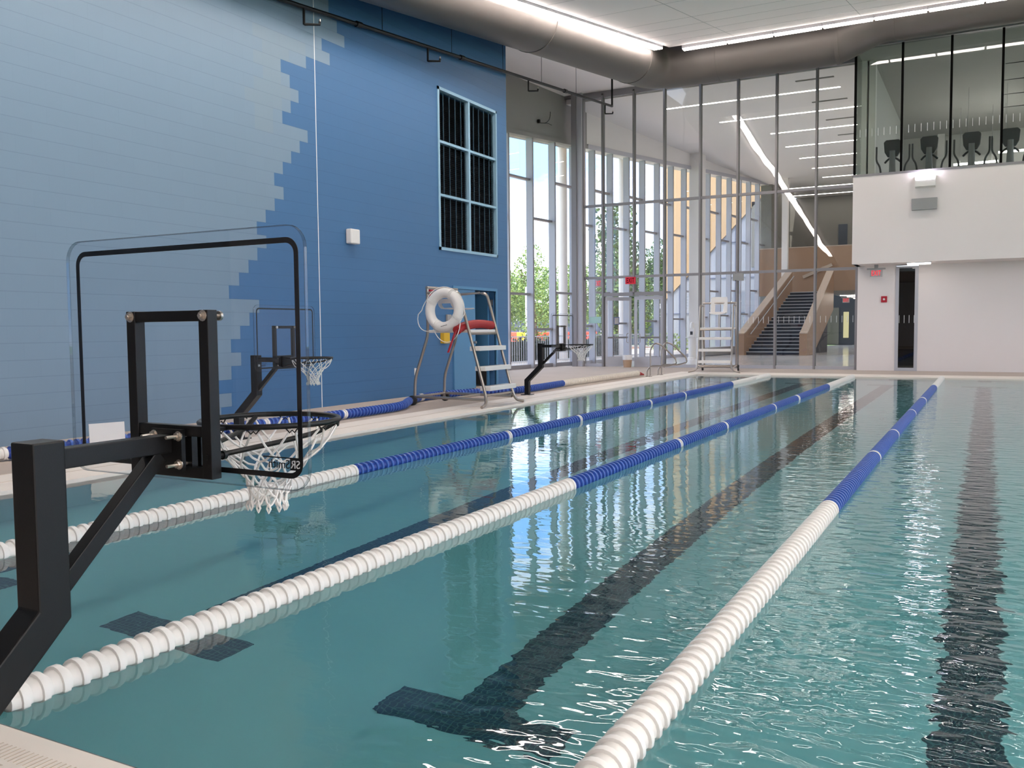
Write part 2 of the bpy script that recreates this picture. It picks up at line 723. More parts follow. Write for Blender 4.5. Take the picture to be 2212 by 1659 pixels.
FU = V((0.1064, 0.9943, 0))
FN = V((0.9943, -0.1064, 0))
YG = 28.4      # lobby glass wall
YB = 26.85     # gallery front
YW = 28.0      # white wall under the gallery
POOL = (-7.15, 9.0, 1.75, 24.5)


def CZ(y):     # sloped ceiling
    return 5.03 + 0.167 * y


WN = [0]


def window_root():
    WN[0] += 1
    return sroot('window_%d' % WN[0])


# ================================================================== STRUCTURE
# floor: tiled deck round the pool
m = MB()
m.prism([(FX(-6), -6, -0.25), (-8.0, -6, -0.25), (-8.0, 25.7, -0.25), (FX(25.7), 25.7, -0.25)], (0, 0, 0.25))
m.prism([(FX(25.7), 25.7, -0.25), (14, 25.7, -0.25), (14, 28.45, -0.25), (FX(28.45), 28.45, -0.25)], (0, 0, 0.25))
m.box(-8.0, 14, -6, 1.0, -0.25, 0)
m.box(9.85, 14, 1.0, 25.7, -0.25, 0)
struct(m, 'floor', 'deck')
m = MB()
m.prism([(FX(28.45), 28.45, -0.25), (14, 28.45, -0.25), (14, 72, -0.25), (FX(72), 72, -0.25)], (0, 0, 0.25))
struct(m, 'floor_lobby', 'terrazzo')
# pool coping with overflow gratings
m = MB()
m.box(-8.0, -7.15, 1.75, 25.7, -0.25, 0.004)
m.cur = 1
m.box(-7.585, -7.565, 1.75, 25.6, 0.002, 0.0055)
m.box(-7.985, -7.975, 1.75, 25.6, 0.002, 0.0055)
struct(m, 'trim_1', ['coping', 'coping_slot'])
m = MB()
m.box(-7.15, 9.85, 24.5, 25.7, -0.25, 0.004)
m.cur = 1
m.box(-7.1, 9.8, 24.98, 25.0, 0.002, 0.0055)
struct(m, 'trim_2', ['coping', 'coping_slot'])
m = MB()
m.box(-8.0, 9.85, 1.0, 1.75, -0.25, 0.004)
m.cur = 1
for k in range(62):
    x = -3.35 + k * 0.022
    m.box(x, x + 0.0055, 1.60 + 0.004 * (k % 2), 1.672, 0.002, 0.0052)
for k in range(9):
    x = -3.4 + k * 0.17
    m.box(x, x + 0.13, 1.575, 1.580, 0.002, 0.0052)
    m.box(x + 0.06, x + 0.20, 1.545, 1.550, 0.002, 0.0052)
    m.box(x, x + 0.14, 1.515, 1.520, 0.002, 0.0052)
m.cur = 2
m.box(-7.15, 9.0, 1.75, 1.768, -0.10, -0.006)
struct(m, 'trim_3', ['coping', 'coping_slot', 'gap_grey'])
m = MB()
m.box(9.0, 9.85, 1.75, 24.5, -0.25, 0.004)
struct(m, 'trim_4', 'coping')
# pool basin with tiled lane markings
x0, x1, y0, y1 = POOL
D = -1.13
m = MB()
m.box(x0 - 0.3, x1 + 0.3, y0 - 0.3, y1 + 0.3, D - 0.2, D)
m.box(x0 - 0.3, x0, y0 - 0.3, y1 + 0.3, D, -0.04)
m.box(x1, x1 + 0.3, y0 - 0.3, y1 + 0.3, D, -0.04)
m.box(x0, x1, y0 - 0.3, y0, D, -0.04)
m.box(x0, x1, y1, y1 + 0.3, D, -0.04)
m.cur = 1
for xc in (-5.97, -3.98, -2.05, -0.04, 2.1, 4.2, 6.3):
    m.box(xc - 0.14, xc + 0.14, 3.56, 22.7, D, D + 0.004)
    m.box(xc - 0.465, xc + 0.465, 3.30, 3.56, D, D + 0.004)
    m.box(xc - 0.465, xc + 0.465, 22.7, 22.96, D, D + 0.004)
    m.box(xc - 0.14, xc + 0.14, y1 - 0.006, y1 + 0.01, D + 0.2, D + 0.85)
    m.box(xc - 0.465, xc + 0.465, y1 - 0.006, y1 + 0.01, D + 0.5, D + 0.62)
m.cur = 2
m.box(x0, x1, y0 - 0.002, y0 + 0.004, -0.075, -0.004)
struct(m, 'pool_basin', ['plaster', 'lane_tile', 'gap_grey'])
m = MB()
m.box(x0 - 0.02, x1 + 0.02, y0 - 0.02, y1 + 0.02, D - 0.1, -0.03)
w = m.build('pool_water', 'water')
tag(w, 'clear rippled teal water filling the swimming pool', 'water', kind='stuff')

# wall_left: painted block with a stepped two-tone mural, one row of faces per course
BND = {0: 9.6, 1: 9.814, 2: 9.214, 3: 9.824, 4: 10.029, 5: 9.83, 6: 10.025, 7: 10.225, 8: 10.44, 9: 9.819, 10: 10.032, 11: 10.235, 12: 10.429,
       13: 10.633, 14: 10.433, 15: 10.632, 16: 10.839, 17: 11.049, 18: 10.843, 19: 11.045, 20: 11.246, 21: 11.457, 22: 11.657, 23: 11.062,
       24: 11.263, 25: 11.456, 26: 11.255, 27: 11.054, 28: 11.656, 29: 12.265, 30: 12.063, 31: 12.671, 32: 12.473, 33: 12.261, 34: 12.26}
PALE = {23: (10.45, 10.85), 24: (10.25, 11.06), 25: (10.45, 11.26), 26: (10.65, 11.05), 27: (10.45, 11.05), 28: (10.65, 11.25), 29: (10.45, 11.65), 22: (10.45, 10.85)}
XL = -10.0
DY0, DY1, DZ = 16.18, 17.98, 2.17
GY0, GY1, GZ0, GZ1 = 15.63, 18.10, 2.95, 6.26
m = MB()


def wall_quad(ya, yb, za, zb, mi):
    holes = [(DY0, DY1, -1, DZ), (GY0, GY1, GZ0, GZ1)]
    rects = [(ya, yb, za, zb)]
    for hy0, hy1, hz0, hz1 in holes:
        nr = []
        for (a, b, c, d) in rects:
            if b <= hy0 or a >= hy1 or d <= hz0 or c >= hz1:
                nr.append((a, b, c, d))
                continue
            if a < hy0:
                nr.append((a, hy0, c, d))
            if b > hy1:
                nr.append((hy1, b, c, d))
            ma, mb_ = max(a, hy0), min(b, hy1)
            if c < hz0:
                nr.append((ma, mb_, c, hz0))
            if d > hz1:
                nr.append((ma, mb_, hz1, d))
        rects = nr
    m.cur = mi
    for (a, b, c, d) in rects:
        m.poly([(XL, a, c), (XL, b, c), (XL, b, d), (XL, a, d)])


for j in range(0, 56):
    za, zb = max(0, Z0 + COURSE * j), Z0 + COURSE * (j + 1)
    b = BND.get(j, 12.26 + 0.2 * ((j * 7) % 4))
    if j in PALE:
        pa, pb = PALE[j]
        pb = min(pb, b)
        wall_quad(-6, pa, za, zb, 0)
        wall_quad(pa, pb, za, zb, 2)
        if pb < b:
            wall_quad(pb, b, za, zb, 0)
    else:
        wall_quad(-6, b, za, zb, 0)
    wall_quad(b, 18.6, za, zb, 1)
ZT = Z0 + COURSE * 56
m.cur = 1
for (a, b, c, d) in ((-6, DY0, 0, ZT), (DY0, DY1, DZ, GZ0), (DY1, 18.6, 0, GZ0), (DY0, GY0, GZ0, ZT)):
    pass
# thickness, jambs and end return of the block wall
m.box(-10.4, -10.2, -6, DY0, 0, ZT)
m.box(-10.4, -10.2, DY0, DY1, DZ, ZT)
m.box(-10.4, -10.2, DY1, 18.6, 0, ZT)
m.box(-10.2, XL - 0.0005, DY0 - 0.05, DY0, 0, DZ)
m.box(-10.2, XL - 0.0005, DY1, DY1 + 0.05, 0, DZ)
m.box(-10.2, XL - 0.0005, DY0 - 0.05, DY1 + 0.05, DZ, DZ + 0.05)
m.box(-10.2, XL - 0.0005, 18.55, 18.6, 0, ZT)
struct(m, 'wall_left', ['light_blue_block', 'mid_blue_block', 'pale_blue_block'])
m = MB()
m.box(FX(18.6), -10.2, 18.4, 18.6, 0, 9.4)
struct(m, 'wall_return', 'bulkhead_shade_grey')
# store room behind the open door
m = MB()
m.box(-12.6, -12.5, 15.6, 18.4, 0, 2.6)
m.box(-12.5, -10.4, 15.5, 15.6, 0, 2.6)
m.box(-12.5, -10.4, 18.3, 18.4, 0, 2.6)
m.box(-12.5, -10.4, 15.6, 18.3, 2.5, 2.6)
struct(m, 'wall_storeroom', 'blue_paint')
# caulked movement joint
m = MB()
m.box(XL, XL + 0.004, 11.862, 11.878, 0.0, 7.6)
struct(m, 'trim_5', 'joint_white')
# right and back walls
m = MB()
m.box(14, 14.3, -6, 28.4, 0, 0.8)
for k in range(6):
    y_ = -5.2 + 5.6 * k
    m.box(14, 14.3, y_ - (0.8 if k == 0 else 0.0), y_ + 0.6, 0.8, 11.5)
    m.box(14, 14.3, y_ + 0.6, y_ + 5.6, CZ(y_ + 0.6) - 0.5, 11.5)
struct(m, 'wall_right', 'white_wall')
for k in range(6):  # unseen windows, added so that sky light reaches the hall
    y_ = -5.2 + 5.6 * k
    zt = CZ(y_ + 0.6) - 0.5
    r = window_root()
    MB().box(14.12, 14.135, y_ + 0.6, y_ + 5.6, 0.8, zt).build('pane', 'pane_clear', r)
    for q in (1, 2):
        MB().box(14.08, 14.2, y_ + 0.6 + q * 5 / 3 - 0.03, y_ + 0.6 + q * 5 / 3 + 0.03, 0.8, zt).build('mullion', 'aluminium', r)
m = MB()
m.box(-16.9, 14.3, -6.3, -6, 0, 6.5)
struct(m, 'wall_back', 'white_wall')
# sloped white ceiling cloud and dark deck above
m = MB()
m.prism([(-8.05, -6, CZ(-6)), (14, -6, CZ(-6)), (14, 24.65, CZ(24.65)), (-8.05, 24.65, CZ(24.65))], (0, 0, 0.12))
m.cur = 1
for yy in range(-3, 24, 1):
    y_ = yy + 0.6
    if random.random() < 0.75:
        m.prism([(-8.0, y_, CZ(y_) - 0.002), (14, y_, CZ(y_) - 0.002), (14, y_ + 0.008, CZ(y_ + 0.008) - 0.002), (-8.0, y_ + 0.008, CZ(y_ + 0.008) - 0.002)], (0, 0, 0.003))
for xx in (-6.2, -3.0, 0.3, 3.6, 6.9):
    m.prism([(xx, -6, CZ(-6) - 0.002), (xx + 0.012, -6, CZ(-6) - 0.002), (xx + 0.012, 24.65, CZ(24.65) - 0.002), (xx, 24.65, CZ(24.65) - 0.002)], (0, 0, 0.003))
struct(m, 'ceiling', ['white_ceiling', 'grey_device'])
m = MB()
m.prism([(-10.4, -6, CZ(-6) + 1.4), (14.3, -6, CZ(-6) + 1.4), (14.3, 28.6, CZ(28.6) + 1.4), (-10.4, 28.6, CZ(28.6) + 1.4)], (0, 0, 0.3))
m.box(-10.4, 14.3, 28.45, 28.6, 9.25, 11.4)
struct(m, 'ceiling_deck', 'deck_above')
m = MB()
m.prism([(FX(18.4), 18.4, 9.25), (-10.0, 18.4, 9.25), (-10.0, 28.5, 9.25), (FX(28.5), 28.5, 9.25)], (0, 0, 0.15))
struct(m, 'ceiling_side', 'white_ceiling')
m = MB()
m.box(-13.6, -3.4, 28.36, 28.5, 9.16, 9.6)
struct(m, 'trim_13', 'aluminium')


# bulkheads above the façade windows
def HZ(y):      # window head along the façade
    return 7.47 + 0.062 * (y - 25.45)


def fac(y, off=0.0, z=0.0):
    return V((FX(y) + FN.x * off, y + FN.y * off, z))


m = MB()
for (a, b, zt) in ((18.6, 29.95, 9.3),):
    m.hexa([fac(a, -0.25, HZ(a)), fac(b, -0.25, HZ(b)), fac(b, 0.28, HZ(b)), fac(a, 0.28, HZ(a)),
            fac(a, -0.25, zt), fac(b, -0.25, zt), fac(b, 0.28, zt), fac(a, 0.28, zt)])
struct(m, 'wall_bulkhead', 'bulkhead_shade_grey')
m = MB()
a, b, zt = 29.95, 51.5, 9.2
m.hexa([fac(a, -0.25, HZ(a)), fac(b, -0.25, HZ(b)), fac(b, 0.28, HZ(b)), fac(a, 0.28, HZ(a)),
        fac(a, -0.25, zt), fac(b, -0.25, zt), fac(b, 0.28, zt), fac(a, 0.28, zt)])
m.cur = 1
m.hexa([fac(a, 0.28, HZ(a) - 0.02), fac(b, 0.28, HZ(b) - 0.02), fac(b, 0.34, HZ(b) - 0.02), fac(a, 0.34, HZ(a) - 0.02),
        fac(a, 0.28, HZ(a) + 0.14), fac(b, 0.28, HZ(b) + 0.14), fac(b, 0.34, HZ(b) + 0.14), fac(a, 0.34, HZ(a) + 0.14)])
struct(m, 'wall_lobby_bulkhead', ['lobby_white', 'aluminium_light'])
m = MB()
a, b = 18.6, 29.9
m.hexa([fac(a, 0.28, HZ(a) - 0.02), fac(b, 0.28, HZ(b) - 0.02), fac(b, 0.36, HZ(b) - 0.02), fac(a, 0.36, HZ(a) - 0.02),
        fac(a, 0.28, HZ(a) + 0.10), fac(b, 0.28, HZ(b) + 0.10), fac(b, 0.36, HZ(b) + 0.10), fac(a, 0.36, HZ(a) + 0.10)])
struct(m, 'trim_6', 'bulkhead_shade_grey')
# pier at the end of the glass wall
m = MB()
m.box(-12.64, -12.46, 28.15, 28.55, 0, 9.3)
m.cur = 1
m.box(-12.46, -12.28, 28.2, 28.55, 0, 9.3)
struct(m, 'wall_pier', ['aluminium', 'aluminium_light'])

# façade bays: fin + pane + one staggered transom each
bay = 1.385
ys = [26.42 + bay * k for k in range(-6, 19)]
for i, ya in enumerate(ys[:-1]):
    yb = ys[i + 1]
    if ya > 49.5 or 27.6 < ya < 28.0 and False:
        continue
    r = window_root()
    f = MB()
    z1 = HZ(ya)
    p = [fac(ya - 0.03, 0.0), fac(ya - 0.03, 0.25), fac(ya + 0.03, 0.25), fac(ya + 0.03, 0.0)]
    f.prism(p, (0, 0, z1))
    f.cur = 1
    p = [fac(ya - 0.034, 0.25), fac(ya - 0.034, 0.262), fac(ya + 0.034, 0.262), fac(ya + 0.034, 0.25)]
    f.prism(p, (0, 0, z1))
    f.build('fin', ['fin_white', 'aluminium'], r)
    k = i - 6
    zt = (4.92, 1.26) if k % 2 == 0 else (6.2, 2.46)
    for z in zt:
        z += 0.035 * (ya - 26.4)
        t = MB()
        t.prism([fac(ya + 0.03, 0.0, z), fac(yb - 0.03, 0.0, z), fac(yb - 0.03, 0.15, z), fac(ya + 0.03, 0.15, z)], (0, 0, 0.07))
        t.build('transom', 'aluminium', r)
    s = MB()
    s.prism([fac(ya + 0.03, -0.02, 0), fac(yb - 0.03, -0.02, 0), fac(yb - 0.03, 0.14, 0), fac(ya + 0.03, 0.14, 0)], (0, 0, 0.13))
    s.build('sill', 'aluminium_light' if ya > 28 else 'aluminium', r)
    g = MB()
    g.prism([fac(ya + 0.03, 0.02, 0.13), fac(yb - 0.03, 0.02, 0.13), fac(yb - 0.03, 0.03, 0.13), fac(ya + 0.03, 0.03, 0.13)], (0, 0, z1 - 0.10))
    g.build('pane', 'pane_clear', r)

# lobby glass wall: mullions, transoms and panes per bay
MX = [-12.28, -11.57, -10.46, -9.41, -8.22, -7.02, -5.84, -4.66, -3.47]
TZ = [3.02, 5.45]
doors_bay = (1, 2)
for i in range(8):
    a, b = MX[i], MX[i + 1]
    r = window_root()
    w_ = MB()
    zb = 2.5 if i == 1 else 0.0
    w_.box(b - 0.035, b + 0.035, YG - 0.09, YG + 0.07, zb, 9.1)
    w_.cur = 1
    w_.box(b + 0.020, b + 0.0352, YG - 0.091, YG + 0.071, zb, 9.1)
    w_.build('mullion', ['aluminium', 'gap_grey'], r)
    if i == 0:
        MB().box(a - 0.03, a + 0.03, YG - 0.09, YG + 0.07, 0, 9.1).build('mullion', 'aluminium', r)
    for z in TZ:
        MB().box(a + 0.035, b - 0.035, YG - 0.07, YG + 0.06, z - 0.04, z + 0.04).build('transom', 'aluminium', r)
    MB().box(a + 0.035, b - 0.035, YG - 0.07, YG + 0.06, 9.03, 9.16).build('head', 'aluminium', r)
    zs = 0.0
    if i not in doors_bay:
        MB().box(a + 0.035, b - 0.035, YG - 0.07, YG + 0.06, 0.0, 0.10).build('sill', 'aluminium_light', r)
        zs = 0.10
    else:
        MB().box(a + 0.035, b - 0.035, YG - 0.08, YG + 0.06, 2.38, 2.50).build('door_head', 'aluminium', r)
        zs = 2.50
    for (c, d) in ((zs, 2.98), (3.06, 5.41), (5.49, 9.03)):
        MB().box(a + 0.035, b - 0.035, YG - 0.006, YG + 0.006, c, d).build('pane', 'pane', r)
    if i >= 5:
        t = MB()
        x = math.ceil((a + 0.06) / 0.155) * 0.155
        while x < b - 0.06:
            t.box(x - 0.006, x + 0.006, YG - 0.009, YG - 0.0062, 1.42, 1.62)
            x += 0.155
        t.build('safety_marks', 'joint_white', r)


# entry doors
def door_leaf(name, w, hinge_left, loc, rz):
    r = sroot(name)
    s = 1 if hinge_left else -1
    f = MB()
    for (xa, xb, za, zb) in ((0, 0.09, 0.0, 2.36), (w - 0.09, w, 0.0, 2.36), (0.09, w - 0.09, 2.24, 2.36), (0.09, w - 0.09, 0.0, 0.33)):
        f.box(min(s * xa, s * xb), max(s * xa, s * xb), -0.025, 0.025, za, zb)
    f.build('stile_frame', 'aluminium_light', r)
    MB().box(min(s * 0.09, s * (w - 0.09)), max(s * 0.09, s * (w - 0.09)), -0.005, 0.005, 0.33, 2.24).build('pane', 'pane', r)
    h = MB()
    xh = s * (w - 0.13)
    h.tube(fillet([(xh, -0.03, 0.80), (xh - s * 0.09, -0.06, 0.82), (xh - s * 0.09, -0.06, 1.10), (xh, -0.03, 1.12)], 0.03), 0.012, 8)
    h.build('pull_handle', 'stainless', r, smooth=True)
    MB().box(min(s * 0.12, s * (w - 0.12)), max(s * 0.12, s * (w - 0.12)), 0.03, 0.07, 0.95, 1.01).build('push_bar', 'aluminium', r)
    r.location = loc
    r.rotation_euler = (0, 0, rz)
    return r


dl = door_leaf('door_1', 1.04, True, (-11.52, YG, 0.005), math.radians(52))
MB().box(0.34, 0.56, -0.012, -0.006, 1.42, 1.68).build('notice_frame', 'sign_blue', dl)
MB().box(0.365, 0.535, -0.014, -0.010, 1.445, 1.655).build('notice', 'sign_paper', dl)
door_leaf('door_2', 1.0, False, (-9.46, YG, 0.005), 0)
m = MB()
m.box(-12.1, -11.66, YG - 0.012, YG - 0.0065, 1.48, 1.70)
o = single(m.build('window_notice', 'teal_card'), (-11.88, YG - 0.01, 1.48))
tag(o, 'pale teal sheet stuck on the narrow glass beside the entry doors', 'notice')

# white wall under the gallery with a dark slot window
m = MB()
m.box(-3.40, -2.37, YW, YW + 0.25, 0, 3.04)
m.box(-1.77, 14, YW, YW + 0.25, 0, 3.04)
struct(m, 'wall_far', 'white_wall')
r = window_root()
MB().box(-2.37, -2.28, YW - 0.02, YW + 0.1, 0, 3.0).build('jamb', 'aluminium_light', r)
MB().box(-1.86, -1.77, YW - 0.02, YW + 0.1, 0, 3.0).build('jamb', 'aluminium_light', r)
MB().box(-2.28, -1.86, YW - 0.02, YW + 0.1, 0, 0.09).build('sill', 'aluminium_light', r)
MB().box(-2.28, -1.86, YW - 0.02, YW + 0.1, 2.95, 3.0).build('head', 'aluminium_light', r)
MB().box(-2.28, -1.86, YW + 0.03, YW + 0.042, 0.09, 2.95).build('pane', 'dark_pane', r)
t = MB()
for k in range(4):
    t.box(-2.268 + k * 0.131, -2.256 + k * 0.131, YW + 0.026, YW + 0.0295, 1.38, 1.60)
t.build('safety_marks', 'joint_white', r)
m = MB()
m.box(-3.2, -1.0, YW + 2.6, YW + 2.7, 0, 3.0)
m.box(-3.3, -3.2, YW + 0.3, YW + 2.7, 0, 3.0)
m.box(-1.0, -0.9, YW + 0.3, YW + 2.7, 0, 3.0)
struct(m, 'wall_office', 'dark_wall')
# gallery box
m = MB()
m.box(-3.42, 14, YB, YB + 0.25, 3.04, 5.46)
m.box(-3.42, -3.30, YB + 0.25, YW + 0.3, 3.04, 5.46)
m.box(-3.42, 14, YB + 0.25, YW + 0.3, 3.04, 3.2)
struct(m, 'wall_gallery', 'white_wall')
m = MB()
m.box(-3.44, 14, YB - 0.015, YB + 0.25, 5.46, 5.52)
struct(m, 'trim_7', 'aluminium')
m = MB()
m.box(-3.42, 14, YB - 0.05, YB + 0.15, 8.98, 9.12)
m.box(-3.42, 14, YB - 0.02, YB + 0.15, 9.12, 11.3)
struct(m, 'trim_8', 'aluminium')
m = MB()
m.box(-3.40, 14, YB + 0.2, 41, 4.85, 5.02)
struct(m, 'floor_gym', 'gym_floor')
m = MB()
m.prism([(-3.4, YB + 0.1, 9.0), (14, YB + 0.1, 9.0), (14, 41, 9.0), (-3.4, 41, 9.0)], (0, 0, 0.15))
struct(m, 'ceiling_gym', 'gym_grey')
m = MB()
m.box(-3.4, 14, 40.8, 41, 5.0, 9.0)
m.box(-1.9, 14, 38.5, 40.8, 7.35, 7.7)
struct(m, 'wall_gym_back', 'gym_grey')
m = MB()
m.box(-3.22, -3.08, 28.6, 38.6, 5.0, 9.0)
struct(m, 'wall_gym_side', 'gym_grey')
m = MB()
m.box(-3.2, -3.02, 28.3, 28.6, 5.0, 9.0)
m.box(-1.95, -1.7, 40.4, 40.7, 5.0, 9.0)
struct(m, 'trim_9', 'lobby_white')
gx = [-3.39 + 1.2 * k for k in range(10)]
for i in range(9):
    r = window_root()
    a, b = gx[i], gx[i + 1]
    MB().box(a - 0.030, a + 0.030, YB + 0.0, YB + 0.06, 5.52, 8.98).build('joint', 'black_joint', r)
    MB().box(a + 0.030, b - 0.030, YB + 0.02, YB + 0.035, 5.52, 8.98).build('pane', 'gym_pane', r)
    t = MB()
    x = math.ceil((a + 0.05) / 0.155) * 0.155
    while x < b - 0.03:
        t.box(x - 0.005, x + 0.005, YB + 0.016, YB + 0.0195, 6.55, 6.76)
        x += 0.155
    t.build('safety_marks', 'joint_white', r)
r = window_root()
MB().box(-3.40, -3.385, YB + 0.05, 28.3, 5.52, 8.98).build('pane', 'gym_pane', r)
# lobby shell
m = MB()
m.prism([(FX(28.5), 28.5, 9.0), (-3.3, 28.5, 9.0), (-3.3, 75, 9.0), (FX(75), 75, 9.0)], (0, 0, 0.2))
struct(m, 'ceiling_lobby', 'lobby_white')
m = MB()
m.box(-3.40, -3.25, 28.25, 75, 0, 9.0)
struct(m, 'wall_lobby_right', 'lobby_white')
m = MB()
m.box(-13, -3.3, 56, 56.2, 5.0, 9.0)
struct(m, 'wall_upper_back', 'dark_wall')
m = MB()
m.box(-7.9, -7.4, 55.94, 56.0, 5.2, 7.3)
m.box(-6.3, -3.4, 55.94, 56.0, 5.2, 7.6)
struct(m, 'trim_10', 'dark_blue_wall')
m = MB()
m.box(-11, -3.3, 49.0, 49.2, 2.95, 5.45)
m.cur = 1
m.box(-11, -3.3, 48.97, 49.23, 5.45, 5.5)
struct(m, 'wall_balcony', ['wood_panel', 'wood_cap'])
m = MB()
m.box(-11, -3.3, 49.2, 56, 4.1, 4.35)
m.box(-7.2, -3.3, 47.6, 62, 2.95, 3.1)
struct(m, 'ceiling_hall', 'dark_wall')
m = MB()
m.box(-11, -3.3, 66, 66.2, 0, 4.2)
m.cur = 1
m.box(-10.1, -9.2, 65.9, 66.0, 0.05, 2.6)
struct(m, 'wall_hall', ['dark_blue_wall', 'dark_wall'])
r = window_root()
for (xa, xb) in ((-8.9, -8.55), (-8.1, -7.0), (-6.6, -6.25)):
    MB().box(xa, xb, 65.92, 65.98, 0.5, 2.3).build('pane', 'hall_daylight', r)  # daylight outside given to the panes as their own glow
m = MB()
m.box(-9.58, -9.28, 48.0, 48.3, 0, 9.0)
struct(m, 'trim_11', 'lobby_white')
m = MB()
m.hexa([fac(39.2, 0.26, 0), fac(40.0, 0.26, 0), fac(40.0, 0.7, 0), fac(39.2, 0.7, 0), fac(39.2, 0.26, 9), fac(40.0, 0.26, 9), fac(40.0, 0.7, 9), fac(39.2, 0.7, 9)])
struct(m, 'trim_12', 'lobby_white')
m = MB()
m.hexa([fac(49.8, -0.1, 0), fac(51.5, -0.1, 0), fac(51.5, 0.5, 0), fac(49.8, 0.5, 0), fac(49.8, -0.1, 9), fac(51.5, -0.1, 9), fac(51.5, 0.5, 9), fac(49.8, 0.5, 9)])
m.box(-10.9, -10.7, 51.5, 56, 0, 9)
struct(m, 'wall_lobby_end', 'dark_wall')

# ================================================================== STAIR
st = thing('staircase', 'dark carpeted staircase between sloping wooden guards in the lobby', 'staircase')
N = 19
RISE, RUN = 0.161, 0.28


def XLs(y):
    return -9.95 + (y - 42) * 0.20


def XRs(y):
    return -7.50 + (y - 42) * 0.055


for k in range(N):
    ya = 42.0 + RUN * k
    yb = 47.6
    z1 = RISE * (k + 1)
    s = MB()
    s.hexa([(XLs(ya), ya, z1 - RISE), (XRs(ya), ya, z1 - RISE), (XRs(yb), yb, z1 - RISE), (XLs(yb), yb, z1 - RISE),
            (XLs(ya), ya, z1), (XRs(ya), ya, z1), (XRs(yb), yb, z1), (XLs(yb), yb, z1)])
    s.cur = 1
    s.box(XLs(ya), XRs(ya), ya - 0.006, ya + 0.035, z1 - 0.03, z1 + 0.004)
    s.build('step', ['step_dark', 'nosing'], st)
ye = 42 + RUN * N
ztop = RISE * N
for side, name in ((0, 'guard'), (1, 'guard')):
    g = MB()
    xf = XLs if side == 0 else XRs
    t0, t1 = (-0.34, 0.0) if side == 0 else (0.0, 0.34)
    yb_, zb_ = 41.75, 0.0
    for cap in (0, 1):
        g.cur = cap
        e = 0.0 if not cap else 0.001
        pa = [(41.75, 0.0), (43.0, 0.0 if side == 0 else 0.02), (ye, ztop - 0.9), (ye, ztop + 1.02), (42.0, 1.05), (41.75, 0.98)] if not cap else \
             [(41.75, 0.981), (42.0, 1.051), (ye, ztop + 1.021), (ye, ztop + 1.07), (41.98, 1.10), (41.73, 1.02)]
        n = len(pa)
        i0 = len(g.v)
        for (y_, z_) in pa:
            g.v.append((xf(y_) + t0 - e, y_, z_))
        for (y_, z_) in pa:
            g.v.append((xf(y_) + t1 + e, y_, z_))
        g.face(*range(i0, i0 + n))
        g.face(*range(i0 + n, i0 + 2 * n))
        for q in range(n):
            q2 = (q + 1) % n
            g.face(i0 + q, i0 + q2, i0 + n + q2, i0 + n + q)
    g.build('guard', ['wood_panel', 'wood_cap'], st)
g = MB()
g.tube([(XLs(42.3) + 0.07, 42.3, 0.98), (XLs(ye) + 0.07, ye, ztop + 0.82)], 0.022, 8)
g.build('handrail', 'nosing', st, smooth=True)
g = MB()
g.bar((XLs(48) + 0.1, 48.92, 3.9), (-7.2, 48.92, 4.5), 0.06, 0.16)
g.build('handrail', 'wood_cap', st)
rebase(st, (-8.7, 42, 0))

# ================================================================== DUCTS
du = thing('air_duct', 'large round grey air duct running under the ceiling edge', 'air duct')
Xd, Zd, Yd, Rd = -9.05, 9.11, 26.2, 0.65


def dz_left(y):
    return Zd - 0.125 * (26.2 - y)


p = [V((Xd, y, dz_left(y))) for y in (6, 12, 18.05)]
MB().tube(p, Rd, 40, cap=True).build('duct_run', 'duct_metal', du, smooth=True)
MB().tube([V((Xd, 18.03, dz_left(18.03))), V((Xd, 18.09, dz_left(18.09)))], Rd + 0.012, 40).build('duct_seam', 'duct_metal', du, smooth=True)
p = [V((Xd, y, dz_left(y))) for y in (18.07, 21, 24.2)]
MB().tube(p, Rd, 40).build('duct_run', 'duct_metal', du, smooth=True)
MB().tube([V((Xd, 24.18, dz_left(24.18))), V((Xd, 24.26, dz_left(24.26)))], Rd + 0.012, 40).build('duct_seam', 'duct_metal', du, smooth=True)
c1 = [V((Xd, 24.2, dz_left(24.2))), V((Xd, 24.7, dz_left(24.7))), V((Xd, 26.2, Zd)), V((Xd + 1.5, 26.2, Zd)), V((Xd + 2.0, 26.2, Zd))]
el = fillet([c1[0], c1[2], c1[4]], 1.9, 8)
MB().tube(el, Rd, 40).build('duct_elbow', 'duct_metal', du, smooth=True)
MB().tube([V((Xd + 1.96, 26.2, Zd)), V((Xd + 2.04, 26.2, Zd))], Rd + 0.012, 40).build('duct_seam', 'duct_metal', du, smooth=True)
MB().tube([V((Xd + 2.0, 26.2, Zd)), V((-4.25, 26.2, Zd))], Rd, 40).build('duct_run', 'duct_metal', du, smooth=True)
MB().tube([V((-3.80, 26.2, Zd)), V((-3.70, 26.2, Zd))], Rd + 0.012, 40).build('duct_seam', 'duct_metal', du, smooth=True)
jg = fillet([V((-4.25, 26.2, Zd)), V((-3.85, 26.2, Zd)), V((-2.75, 26.2, Zd + 0.42)), V((-2.35, 26.2, Zd + 0.42))], 0.3, 5)
MB().tube(jg, Rd, 40).build('duct_elbow', 'duct_metal', du, smooth=True)
MB().tube([V((-2.40, 26.2, Zd + 0.42)), V((-2.32, 26.2, Zd + 0.42))], Rd + 0.012, 40).build('duct_seam', 'duct_metal', du, smooth=True)
MB().tube([V((-2.35, 26.2, Zd + 0.42)), V((13.9, 26.2, Zd + 0.42))], Rd, 40).build('duct_run', 'duct_metal', du, smooth=True)
rebase(du, (Xd, 26.2, Zd))

